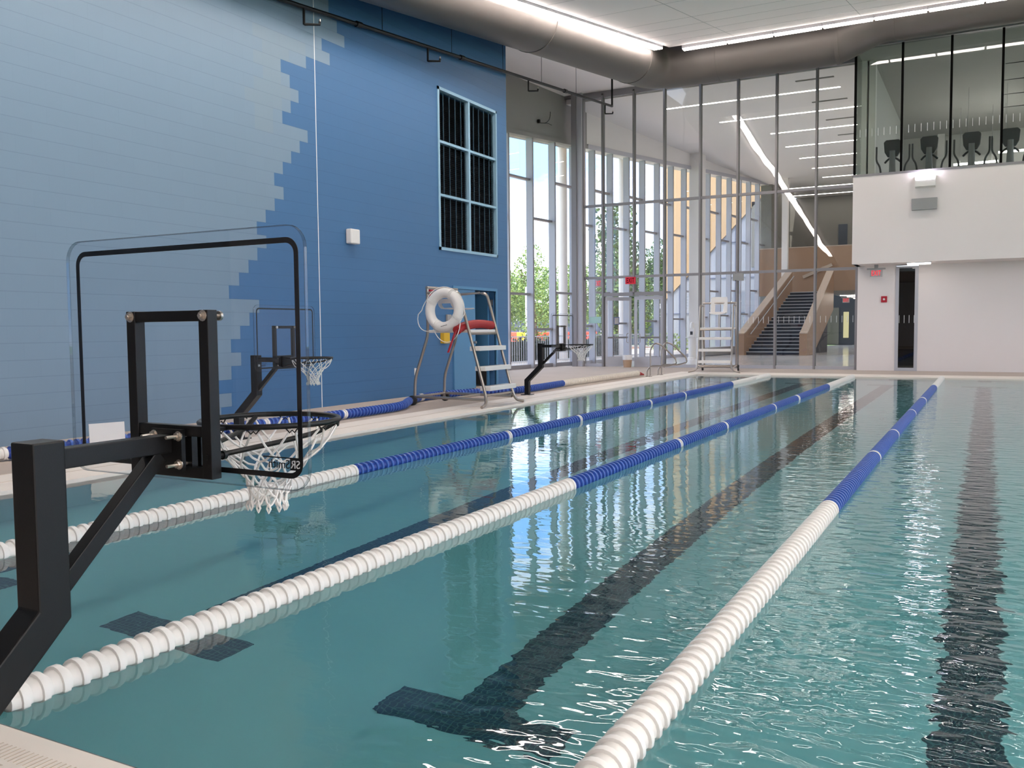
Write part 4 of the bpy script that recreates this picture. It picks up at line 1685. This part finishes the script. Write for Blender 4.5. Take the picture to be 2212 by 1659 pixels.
# ================================================================== LANE ROPES
def float_mesh(name, body, rim_m, r=0.070, pitch=0.08):
    m_ = MB()
    h = pitch * 0.5
    # solid dished body between two stand-up rim bands
    m_.lathe([(0.02, -h), (r * 0.70, -h), (r * 0.86, -h * 0.1), (r * 0.86, h * 0.2), (r * 0.72, h * 0.98), (0.02, h * 0.98)], 20, axis=(1, 0, 0))
    m_.cur = 1
    m_.lathe([(r * 0.86, -h * 0.25), (r * 0.985, -h * 0.22), (r, -h * 0.1), (r, h * 0.36), (r * 0.985, h * 0.46), (r * 0.86, h * 0.50)], 20, axis=(1, 0, 0))
    ob = m_.build(name, [body, rim_m], None, smooth=True)
    me = ob.data
    bpy.data.objects.remove(ob)
    return me


ME_W = float_mesh('float_disc_white', 'float_white', 'float_white')
ME_B = float_mesh('float_disc_blue', 'float_blue', 'float_rim')
ME_C = float_mesh('float_disc_cream', 'float_cream', 'float_cream', 0.075, 0.055)


def walk(pts, pitch):
    """equally spaced frames along a polyline"""
    pts = [V(p) for p in pts]
    out = []
    acc = 0.0
    nxt = 0.0
    for i in range(len(pts) - 1):
        a, b = pts[i], pts[i + 1]
        L = (b - a).length
        while nxt <= acc + L:
            u = (nxt - acc) / L
            out.append((a.lerp(b, u), (b - a).normalized(), nxt))
            nxt += pitch
        acc += L
    return out


def rope(label, group, pts, pick, pitch=0.08, base=None, cable=True, jitter=0.0, loose=None):
    t = thing('lane_rope', label, 'lane rope', group)
    fr = walk(pts, pitch)
    fr = [(p, d, s, pick(p, s)) for (p, d, s) in fr]
    fr = [f for f in fr if f[3] is not None]
    fr.sort(key=lambda f: (f[0] - V((0, 0, 1.3))).length)
    b = V(base or pts[0])
    t.location = b
    rnd = random.Random(11)
    rest = MB()
    rest_m = []
    mats_ = ['float_white', 'float_blue', 'float_rim', 'float_cream']
    for i, (p, d, s, me) in enumerate(fr):
        q = d.to_track_quat('X', 'Z') @ Quaternion((1, 0, 0), rnd.uniform(-0.5, 0.5))
        if jitter:
            q = q @ Quaternion((0, 0, 1), rnd.uniform(-jitter, jitter))
        if i < 100:
            o = bpy.data.objects.new('float_disc', me)
            COL.objects.link(o)
            o.parent = t
            o.location = p - b
            o.rotation_mode = 'QUATERNION'
            o.rotation_quaternion = q
        else:
            Mx = Matrix.Translation(p - b) @ q.to_matrix().to_4x4()
            n0 = len(rest.v)
            rest.v += [tuple(Mx @ v.co) for v in me.vertices]
            for pl in me.polygons:
                rest.f.append(tuple(n0 + k for k in pl.vertices))
                rest.mi.append(mats_.index(me.materials[pl.material_index].name))
    if rest.v:
        o = rest.build('float_discs', mats_, t, smooth=True)
        o['kind'] = 'stuff'
    if cable:
        c = MB()
        c.tube([V(p) - b for p in pts], 0.008, 6)
        c.build('cable', 'cable_dark', t, smooth=True)
    return t


def pool_rope(x, yw0, yw1, rings, y_start, label):
    def pick(p, s):
        if p.y < yw0 or p.y > yw1 or any(abs(p.y - r_) < 0.045 for r_ in rings):
            return ME_W
        return ME_B
    zc = -0.012
    t = rope(label, 'lane ropes floating across the pool', [(x, 1.76, 0.0), (x, y_start - 0.03, zc), (x, 24.40, zc), (x, 24.49, zc)],
             lambda p, s: pick(p, s) if y_start <= p.y <= 24.42 else None, base=(x, 1.76, 0.0))
    c = MB()
    c.tube([(0, 0.02, -0.012), (0, y_start - 1.78, -0.012)], 0.0135, 8)
    for k in range(40):
        y_ = 0.02 + k * 0.011
        if y_ < y_start - 1.78:
            c.tube([(0, y_, -0.012), (0, y_ + 0.006, -0.012)], 0.0165, 8)
    c.build('tension_spring', 'cable_dark', t, smooth=True)


pool_rope(-5.19, 6.61, 20.45, (9.6, 11.75, 14.8, 16.8), 1.95, 'lane rope floating nearest the blue wall, white ends and blue middle')
pool_rope(-3.06, 6.72, 20.3, (9.68, 11.68, 14.7, 16.76), 1.90, 'lane rope floating between the other two, its white end passing the near hoop')
pool_rope(-0.98, 6.65, 20.7, (9.5, 11.6, 14.45, 17.0), 1.90, 'lane rope floating farthest from the blue wall, crossing the right of the pool')


def deck_pick(p, s):
    if p.y > 18.25:
        return ME_C if p.y < 22.95 else None
    if p.y < 5.55 or abs(p.y - 10.36) < 0.05 or abs(p.y - 13.5) < 0.05 or abs(p.y - 8.85) < 0.05:
        return ME_W
    return ME_B


zr = 0.078
path = fillet([(-8.95, 3.6, zr), (-8.86, 5.7, zr), (-8.62, 7.3, zr), (-8.42, 9.0, zr), (-8.3, 10.5, zr), (-8.33, 11.9, zr), (-8.75, 12.6, zr), (-9.1, 13.4, zr), (-9.15, 14.3, zr),
               (-8.85, 15.2, zr), (-8.35, 15.7, zr), (-8.32, 16.6, zr), (-8.42, 18.2, zr), (-8.36, 23.0, zr)], 0.5, 4)
dr = rope('lane rope lying along the deck by the blue wall, blue discs then cream', None, path, deck_pick, pitch=0.078, base=(-8.42, 9.0, 0.0), jitter=0.16)
c = MB()
b = V((-8.42, 9.0, 0.0))
c.tube([V((-8.36, 22.96, zr)) - b, V((-8.34, 23.05, zr * 0.8)) - b, V((-8.30, 23.25, 0.03)) - b], [0.06, 0.05, 0.02], 10)
c.build('end_cap', 'red_foam', dr, smooth=True)
s_ = MB()
s_.box(-0.18, 0.18, -0.006, 0.006, 0, 0.36)
ob = s_.build('blank_board', 'white_plastic')
ob.location = (-8.12, 6.22, 0.0)
ob.rotation_euler = (math.radians(-4), 0, math.radians(72))
tag(ob, 'blank white board standing on the deck edge behind the near hoop', 'board')


# ================================================================== LIFEGUARD CHAIRS
def make_chair():
    """local frame: +X faces the pool"""
    t = thing('lifeguard_chair', 'x', 'lifeguard chair', 'tall lifeguard chairs beside the pool')
    h = 0.475
    for s in (-1, 1):
        f = MB()
        f.tube(fillet([(-0.57, s * h, 1.93), (-0.10, s * h, 1.95), (0.06, s * h, 1.93), (0.55, s * h, 0.24), (0.60, s * (h + 0.04), 0.07), (0.63, s * (h + 0.26), 0.028)], [0, 0.0, 0.13, 0.1, 0.12, 0], 6), 0.026, 10)
        f.build('front_rail', 'stainless', t, smooth=True)
        f = MB()
        f.tube(fillet([(-0.57, s * h, 2.02), (-0.57, s * h, 1.2), (-0.84, s * h, 0.48), (-0.86, s * h, 0.10)], 0.12, 6), 0.026, 10)
        f.build('rear_leg', 'stainless', t, smooth=True)
        w_ = MB()
        w_.tube([(-0.87, s * (h + 0.03), 0.085), (-0.87, s * (h + 0.075), 0.085)], 0.085, 20)
        wh = w_.build('wheel', 'rubber', t, smooth=True)
        w_ = MB()
        w_.tube([(-0.87, s * (h + 0.02), 0.085), (-0.87, s * (h + 0.08), 0.085)], 0.03, 12)
        w_.build('wheel_hub', 'grey_device', wh, smooth=True)
        MB().tube([(-0.86, s * h, 0.15), (0.55, s * h, 0.13)], 0.024, 8).build('base_rail', 'stainless', t, smooth=True)
    for (x, z) in ((-0.84, 0.15), (-0.1, 0.14), (0.55, 0.20)):
        MB().tube([(x, -h, z), (x, h, z)], 0.022, 8).build('cross_rail', 'stainless', t, smooth=True)
    MB().tube([(-0.57, -h - 0.02, 2.02), (-0.57, h + 0.02, 2.02)], 0.028, 10).build('top_bar', 'stainless', t, smooth=True)
    MB().box(-0.57, 0.24, -h, h, 1.25, 1.30).build('platform', 'white_plastic', t, bevel=0.008)
    MB().tube([(0.25, -h, 1.235), (0.25, h, 1.235)], 0.024, 8).build('cross_rail', 'stainless', t, smooth=True)
    for z in (0.30, 0.63, 0.965):
        x = 0.06 + (1.93 - z) / 1.69 * 0.49
        MB().box(x - 0.09, x + 0.11, -h + 0.02, h - 0.02, z - 0.02, z + 0.055).build('tread', 'white_plastic', t, bevel=0.006)
    MB().tube([(-0.32, 0.02, 1.30), (-0.32, 0.02, 1.70)], 0.028, 10).build('seat_post', 'stainless', t, smooth=True)
    # moulded shell: seat pan, back with a slot
    s_ = MB()
    nx, ny = 9, 8
    W_ = 0.24
    prof = [(-0.08, 1.69), (-0.12, 1.715), (-0.22, 1.705), (-0.34, 1.70), (-0.45, 1.71), (-0.52, 1.76), (-0.555, 1.86), (-0.575, 1.98), (-0.60, 2.13), (-0.62, 2.20)]
    for th in (0, 0.018):
        for i, (x, z) in enumerate(prof):
            wv = W_ * (0.92 if i in (0, 9) else 1.0)
            for k in range(ny + 1):
                v = -1 + 2 * k / ny
                up = 0.035 * v * v if i < 5 else 0
                fw = 0.05 * v * v if i >= 5 else 0
                s_.v.append((x + fw + (th if i >= 5 else 0), v * wv, z + up - (th if i < 5 else 0)))
    row = ny + 1
    lay = row * len(prof)
    for q in (0, 1):
        for i in range(len(prof) - 1):
            for k in range(ny):
                if i == 6 and 2 <= k <= 5 or i == 5 and 2 <= k <= 5:
                    continue
                a = q * lay + i * row + k
                s_.face(a, a + 1, a + row + 1, a + row)
    for i in range(len(prof) - 1):
        for k in (0, ny):
            a = i * row + k
            s_.face(a, a + row, lay + a + row, lay + a)
    for k in range(ny):
        for i in (0, len(prof) - 1):
            a = i * row + k
            s_.face(a, a + 1, lay + a + 1, lay + a)
    s_.build('seat_shell', 'white_plastic', t, smooth=True, angle=60)
    return t


ch = make_chair()
ch2 = copy_tree(ch)
ch.location = (-7.9, 13.32, 0)
for c_ in kids(ch):
    if c_.name.startswith('seat_shell'):      # turned aside, back folded down
        c_.data = c_.data.copy()
        c_.data.transform(Matrix.Translation((-0.32, 0.02, 1.66)) @ Matrix.Rotation(math.radians(75), 4, 'Z') @ Matrix.Diagonal((1, 1, 0.34, 1)) @ Matrix.Translation((0.32, -0.02, -1.70)))
ch['label'] = 'tall stainless lifeguard chair before the blue wall, carrying the life ring'
ch2.location = (-6.98, 25.85, 0)
ch2.rotation_euler = (0, 0, math.radians(-82))
ch2['label'] = 'tall stainless lifeguard chair at the far pool end before the glass wall'
# life ring on the near chair's side
lr = thing('life_ring', 'white life ring hung on the side of the lifeguard chair', 'life ring')
RC = V((0, 0, 0))
t_ = MB()
R1, R2 = 0.285, 0.083
n, k_ = 40, 14
pts = [V((R1 * math.cos(2 * PI * i / n), 0, R1 * math.sin(2 * PI * i / n))) for i in range(n)]
t_.tube(pts, R2, k_, closed=True)
ri = t_.build('ring_body', 'white_plastic', lr, smooth=True)
for a in (50, 140, 230, 320):
    a = math.radians(a + 12)
    b_ = MB()
    cdir = V((math.cos(a), 0, math.sin(a)))
    tdir = V((-math.sin(a), 0, math.cos(a)))
    for q in (-0.02, 0.0, 0.02):
        cc = cdir * R1 + tdir * q
        b_.tube([cc + cdir * ((R2 + 0.003) * math.cos(2 * PI * j / 16)) + V((0, 1, 0)) * ((R2 + 0.003) * math.sin(2 * PI * j / 16)) for j in range(16)], 0.0045, 5, closed=True)
    b_.build('rope_wrap', 'net_white', ri, smooth=True)
for (a0, a1, sag) in ((62, 152, 0.05), (152, 242, 0.16), (242, 332, 0.14), (332, 422, 0.07)):
    b_ = MB()
    pp = []
    for j in range(13):
        u = j / 12
        a = math.radians(a0 + (a1 - a0) * u)
        rr = R1 + R2 + 0.01 + sag * math.sin(PI * u) * (0.5 if math.sin(a) > 0 else 0.9)
        pp.append(V((rr * math.cos(a), -0.03, rr * math.sin(a) - sag * 0.4 * math.sin(PI * u))))
    b_.tube(pp, 0.007, 6)
    b_.build('grab_line', 'net_white', ri, smooth=True)
b_ = MB()
text_mesh('lettering', 'LIFE', 0.035, 'black_line', ri, Matrix.Translation((0.055, -R2 - 0.001, -R1 + 0.005)) @ Matrix.Rotation(PI / 2, 4, 'X') @ Matrix.Rotation(0.2, 4, 'Z'), 0.0015) if False else None
for q in range(7):
    b_.box(-0.01 + q * 0.018, 0.002 + q * 0.018, -R2 - 0.003, -R2 + 0.02, -R1 - 0.004 + q * 0.0042, -R1 + 0.006 + q * 0.0042)
b_.build('maker_mark', 'black_line', ri)
lr.location = (-8.05, 12.72, 1.635)
lr.rotation_euler = (math.radians(-4), 0, 0)
# red rescue tube on the platform
rt = thing('rescue_tube', 'red foam rescue tube lying on the lifeguard chair platform', 'rescue tube')
b_ = MB()
b_.tube(fillet([(-0.03, -0.62, -0.06), (-0.02, -0.45, 0.01), (0.0, 0.0, 0.06), (0.02, 0.48, 0.03)], 0.3, 6), 0.075, 12)
b_.build('foam_body', 'red_foam', rt, smooth=True)
b_ = MB()
b_.bar((-0.03, -0.64, -0.05), (-0.10, -0.78, -0.42), 0.05, 0.012)
b_.build('strap', 'red_foam', rt)
rt.location = (-7.76, 13.3, 1.345)

# pool hand rails
lad = thing('pool_handrail', 'x', 'handrail', 'curved stainless handrails at the far corner of the pool')
b_ = MB()
p_ = [(-0.09, 0, 0.0), (-0.09, 0, 0.18), (0.02, 0, 0.285), (0.50, 0, 0.285), (0.72, 0, 0.36), (0.70, 0, 0.48), (0.28, 0, 0.86), (0.12, 0, 0.90), (0.0, 0, 0.75), (0.0, 0, 0.0)]
b_.tube(fillet(p_, [0, 0.1, 0.1, 0.2, 0.12, 0.12, 0.12, 0.12, 0.14, 0], 6), 0.021, 10)
b_.build('rail', 'stainless', lad, smooth=True)
for x in (-0.09, 0.0):
    MB().lathe([(0.045, 0.0), (0.045, 0.012), (0.022, 0.03)], 14, o=(x, 0, 0)).build('escutcheon', 'stainless', lad, smooth=True)
lad.location = (-7.93, 22.75, 0.004)
lad['label'] = 'curved stainless pool handrail, the one nearer the cream rope end'
l2 = copy_tree(lad)
l2.location = (-7.93, 23.68, 0.004)
l2['label'] = 'curved stainless pool handrail, the one nearer the glass wall'

# ================================================================== OUTSIDE
m = MB()
m.prism([(-160, -60, -0.3), (FX(-60) - 0.1, -60, -0.3), (FX(160) - 0.1, 160, -0.3), (-160, 160, -0.3)], (0, 0, 0.24))
m.box(14.3, 90, -60, 60, -0.3, -0.06)
struct(m, 'ground', 'grass')
m = MB()
m.prism([(FX(10, -9), 10, -0.08), (FX(10, -0.15), 10, -0.08), (FX(52, -0.15), 52, -0.08), (FX(52, -9), 52, -0.08)], (0, 0, 0.06))
m.prism([(-70, 55, -0.08), (-22, 40, -0.08), (-16, 62, -0.08), (-60, 80, -0.08)], (0, 0, 0.06))
struct(m, 'sidewalk', 'ext_concrete')
m = MB()
m.prism([(-24.5, 33, -0.06), (-20, 36, -0.06), (-20, 60, -0.06), (-27, 60, -0.06)], (0, 0, 0.055))
tag(m.build('mulch_bed', 'mulch'), 'reddish mulch bed outside the windows', 'ground', kind='stuff')
# roof overhang and its columns
m = MB()
m.hexa([fac(10, -3.2, HZ(10) + 0.90), fac(52, -3.2, HZ(52) + 0.90), fac(52, -0.26, HZ(52) + 0.90), fac(10, -0.26, HZ(10) + 0.90),
        fac(10, -3.2, HZ(10) + 1.2), fac(52, -3.2, HZ(52) + 1.2), fac(52, -0.26, HZ(52) + 1.2), fac(10, -0.26, HZ(10) + 1.2)])
struct(m, 'roof_overhang', 'tan_panel')
for k, y_ in enumerate((22.6, 28.3, 34.0, 39.4)):
    c = MB()
    p = V((FX(y_, -3.0), y_, 0))
    c.tube([p + V((0, 0, -0.1)), p + V((0, 0, HZ(y_) + 0.92))], 0.19, 20)
    o = single(c.build('porch_column', 'column_white', smooth=True), p)
    tag(o, 'round white column outside the windows, %s from the blue wall' % ORD[k], 'column', 'round columns under the roof overhang')
# railing and hedge by the windows
for k in range(3):
    ya = 22.0 + 6.0 * k
    fe = thing('guard_railing', 'white railing of thin upright bars outside the windows, %s' % ('beside the blue wall end', 'beside the entry doors', 'outside the lobby')[k], 'railing')
    for q in range(40):
        y_ = ya + 0.15 * q
        p = fac(y_, -2.0)
        MB().box(p.x - 0.006, p.x + 0.006, p.y - 0.006, p.y + 0.006, -0.02, 1.0).build('picket', 'fence_white', fe)
    MB().bar(fac(ya, -2.0, 1.02), fac(ya + 5.9, -2.0, 1.02), 0.05, 0.04).build('top_rail', 'fence_white', fe)
    MB().bar(fac(ya, -2.0, 0.10), fac(ya + 5.9, -2.0, 0.10), 0.05, 0.04).build('bottom_rail', 'fence_white', fe)
    rebase(fe, fac(ya, -2.0, -0.02))


def leaf_cloud(m_, c, r, n, size, rnd, nm=1):
    c = V(c)
    for _ in range(n):
        while True:
            d = V((rnd.uniform(-1, 1), rnd.uniform(-1, 1), rnd.uniform(-1, 1)))
            if 0.15 < d.length < 1:
                break
        d = d.normalized() * (d.length ** 0.4)
        p = c + V((d.x * r[0], d.y * r[1], d.z * r[2]))
        a = V((rnd.uniform(-1, 1), rnd.uniform(-1, 1), rnd.uniform(-1, 1))).normalized()
        b = a.cross(V((rnd.uniform(-1, 1), rnd.uniform(-1, 1), rnd.uniform(-1, 1)))).normalized()
        s = size * rnd.uniform(0.6, 1.3)
        m_.cur = rnd.randrange(nm)
        m_.poly([p - a * s, p + b * s * 0.5, p + a * s, p - b * s * 0.5])


rnd = random.Random(5)
hd = thing('hedge', 'clipped dark hedge behind the white railing outside', 'hedge')
m = MB()
m.hexa([fac(21.5, -4.25, 0), fac(41.0, -4.25, 0), fac(41.0, -3.85, 0), fac(21.5, -3.85, 0), fac(21.5, -4.25, 0.8), fac(41.0, -4.25, 0.8), fac(41.0, -3.85, 0.8), fac(21.5, -3.85, 0.8)])
for k in range(60):
    p = fac(21.5 + k * 0.32, -4.0, 0.45)
    leaf_cloud(m, p, (0.45, 0.4, 0.58), 90, 0.07, rnd)
m.build('foliage', 'hedge_leaf', hd)
rebase(hd, fac(30, -4.0, 0))


def make_tree(seed, h, spread, mats_, dense=1.0, conifer=False):
    rnd = random.Random(seed)
    t = thing('tree', 'x', 'tree')
    tr = MB()
    tr.tube([(0, 0, -0.2), (0.1, 0, h * 0.3), (0, 0.1, h * 0.75)], [h * 0.025, h * 0.018, h * 0.008], 8)
    for k in range(6):
        a = rnd.uniform(0, 2 * PI)
        z = h * rnd.uniform(0.3, 0.6)
        tr.tube([(0, 0, z), (math.cos(a) * spread * 0.6, math.sin(a) * spread * 0.6, z + h * 0.15)], [h * 0.008, h * 0.003], 6)
    tr.build('trunk', 'bark', t, smooth=True)
    m_ = MB()
    if conifer:
        for k in range(14):
            u = k / 13
            leaf_cloud(m_, (0, 0, h * (0.1 + 0.88 * u)), (spread * (1.05 - u), spread * (1.05 - u), h * 0.07), int(150 * dense * (1.15 - u)), h * 0.022, rnd, len(mats_))
    else:
        for k in range(24):
            a = rnd.uniform(0, 2 * PI)
            q = rnd.uniform(0, 0.75) ** 0.7
            z = h * rnd.uniform(0.18, 0.88)
            w_ = math.sin(min(1, max(0.15, (z / h))) * PI) ** 0.5
            leaf_cloud(m_, (math.cos(a) * spread * q * w_, math.sin(a) * spread * q * w_, z), (spread * 0.42, spread * 0.42, h * 0.13), int(210 * dense), h * 0.0165, rnd, len(mats_))
    m_.build('foliage', mats_, t)
    return t


protos = [make_tree(1, 9.0, 3.2, ['leaf_light', 'leaf_mid', 'leaf_light'], 1.2), make_tree(2, 8.0, 3.0, ['leaf_mid', 'leaf_light'], 1.2), make_tree(3, 9.5, 3.4, ['leaf_mid', 'leaf_dark'], 1.1)]
used = [False] * 3
rnd = random.Random(21)
tk = 0
WH = ['leftmost beyond the blue wall end', 'right beside the blue wall end', 'beyond the first tall window', 'behind the white lamp posts', 'beyond the second tall window', 'beyond the third tall window',
      'behind the round column', 'beyond the grey pier', 'beyond the entry doors', 'above the right entry door', 'beyond the lobby column', 'behind the tan wing', 'at the far right of the lobby windows', 'last before the stairs']
for k in range(14):
    u = k / 13
    y_ = (64, 80, 97)[k % 3] + rnd.uniform(-1.5, 1.5)
    px = 1085 + u * 590
    X = (px - 1106) / 1928.0
    ang = math.atan(X) - math.radians(28.07)
    x_ = math.tan(ang) * y_
    i = (0, 0, 1, 0, 1, 2, 1, 2, 2, 1, 2, 1, 2, 1)[k]
    o = protos[i] if not used[i] else copy_tree(protos[i])
    used[i] = True
    o.location = (x_, y_, -0.05)
    o.rotation_euler = (0, 0, rnd.uniform(0, 6))
    s = rnd.uniform(0.88, 1.0) * y_ / 80
    o.scale = (s, s, s * (1.12 if k == 1 else 1.0))
    o['label'] = 'leafy green tree outside, %s' % WH[k]
    o['group'] = 'trees beyond the windows'
big = make_tree(9, 10.2, 2.3, ['leaf_dark', 'leaf_mid'], 0.75)
big.location = (-22.0, 57, -0.05)
big['label'] = 'tall open dark green tree outside, above the entry doors'
big['group'] = 'trees beyond the windows'
cf = make_tree(12, 4.2, 1.05, ['leaf_light', 'leaf_mid'], 0.8, True)
cf.location = (-25.5, 51, -0.05)
cf['label'] = 'small cone-shaped evergreen outside the middle window'
rnd = random.Random(8)
for k, (x_, y_, w_, h_) in enumerate(((-21.0, 45.5, 1.3, 0.7), (-23.6, 42.0, 1.1, 0.5), (-18.4, 42.5, 1.0, 0.6), (-19.6, 49, 1.2, 1.0), (-16.4, 50, 1.2, 0.9))):
    sh = thing('shrub', 'yellow-green shrub outside the windows, %s' % ('left of the round column', 'lowest by the orange barriers', 'beside the left door', 'above the mulch bed', 'behind the right door')[k], 'shrub', 'shrubs outside the windows')
    m = MB()
    leaf_cloud(m, (0, 0, h_ * 0.55), (w_, w_, h_ * 0.6), 420, 0.10, rnd, 2)
    m.build('foliage', ['leaf_light', 'leaf_mid'], sh)
    sh.location = (x_, y_, 0.0)
# far fence, lamp posts, road works
ff = thing('site_fence', 'blue-grey panel fence in front of the trees outside', 'fence')
for k in range(10):
    a = V((-40 + 1.7 * k, 66 + 0.35 * k, 0))
    MB().bar(a + V((0, 0, 0.95)), a + V((1.66, 0.34, 0.95)), 0.06, 2.1).build('panel', 'far_fence', ff)
rebase(ff, (-32, 68, 0))
for k, (x_, y_, h_, r_) in enumerate(((-31.0, 61, 3.6, 0.045), (-27.1, 53.0, 4.1, 0.08))):
    lp = thing('lamp_post', ('slim white lamp post with a domed head outside the first window', 'thicker white lamp post outside the first window')[k], 'lamp post')
    MB().tube([(0, 0, 0), (0, 0, h_)], r_, 10).build('pole', 'fence_white', lp, smooth=True)
    if k == 0:
        MB().tube([(0, 0, h_ - 0.25), (0.4, 0, h_ - 0.05), (0.75, 0, h_ - 0.1)], 0.03, 8).build('bracket', 'fence_white', lp, smooth=True)
        MB().lathe([(0.36, 0.0), (0.28, 0.14), (0.0, 0.22)], 16, o=(0.75, 0, h_ - 0.3)).build('lamp_head', 'fence_white', lp, smooth=True)
    lp.location = (x_, y_, 0)
for k, (x_, y_, w_, mt, lb) in enumerate(((-30.2, 56.5, 1.3, 'orange_plastic', 'orange barrier behind the yellow drum outside'), (-25.4, 53.5, 2.2, 'orange_plastic', 'orange barrier outside, left of the round column'),
                                         (-22.7, 52.5, 1.6, 'orange_plastic', 'orange barrier outside, right of the round column'), (-28.9, 56.0, 0.9, 'yellow_plastic', 'yellow site drum outside beside an orange barrier'))):
    b_ = MB()
    b_.prism([(-w_ / 2, -0.3, 0), (w_ / 2, -0.3, 0), (w_ / 2, 0.3, 0), (-w_ / 2, 0.3, 0)], (0, 0, 0.25))
    b_.prism([(-w_ / 2, -0.14, 0.25), (w_ / 2, -0.14, 0.25), (w_ / 2, 0.14, 0.25), (-w_ / 2, 0.14, 0.25)], (0, 0, 0.85))
    ob = b_.build('site_barrier', mt, bevel=0.05)
    ob.location = (x_, y_, 0)
    ob.rotation_euler = (0, 0, 0.4)
    tag(ob, lb, 'barrier')
# neighbouring wing with tan cladding above slanted glazing
wg = thing('building_wing', 'tan clad building wing with a slanted glazed lower edge outside', 'building')
m = MB()
m.prism([(-18.6, 56, 3.0), (-12.26, 56, 9.4), (-11.0, 56, 9.7), (-11.0, 56, 14.0), (-18.6, 56, 14.0)], (0, 0.5, 0))
m.build('cladding', 'tan_panel', wg)
m = MB()
m.prism([(-18.6, 56.15, 0), (-11.0, 56.15, 0), (-11.0, 56.15, 9.7), (-12.26, 56.15, 9.4), (-18.6, 56.15, 3.0)], (0, 0.2, 0))
m.build('glazing', 'wing_glass', wg)
for x_ in (-17.6, -16.4, -15.2, -14.0, -12.8, -11.7):
    zt = 3.0 + (x_ + 18.6) * 1.01
    MB().box(x_ - 0.03, x_ + 0.03, 56.08, 56.15, 0, min(zt, 9.3)).build('glazing_bar', 'far_fence', wg)
for z_ in (2.2, 4.4, 6.6):
    xa = max(-18.6, -18.6 + (z_ - 3.0) / 1.01)
    MB().box(xa, -11.0, 56.08, 56.15, z_ - 0.03, z_ + 0.03).build('glazing_bar', 'far_fence', wg)
rebase(wg, (-15, 56, 0))
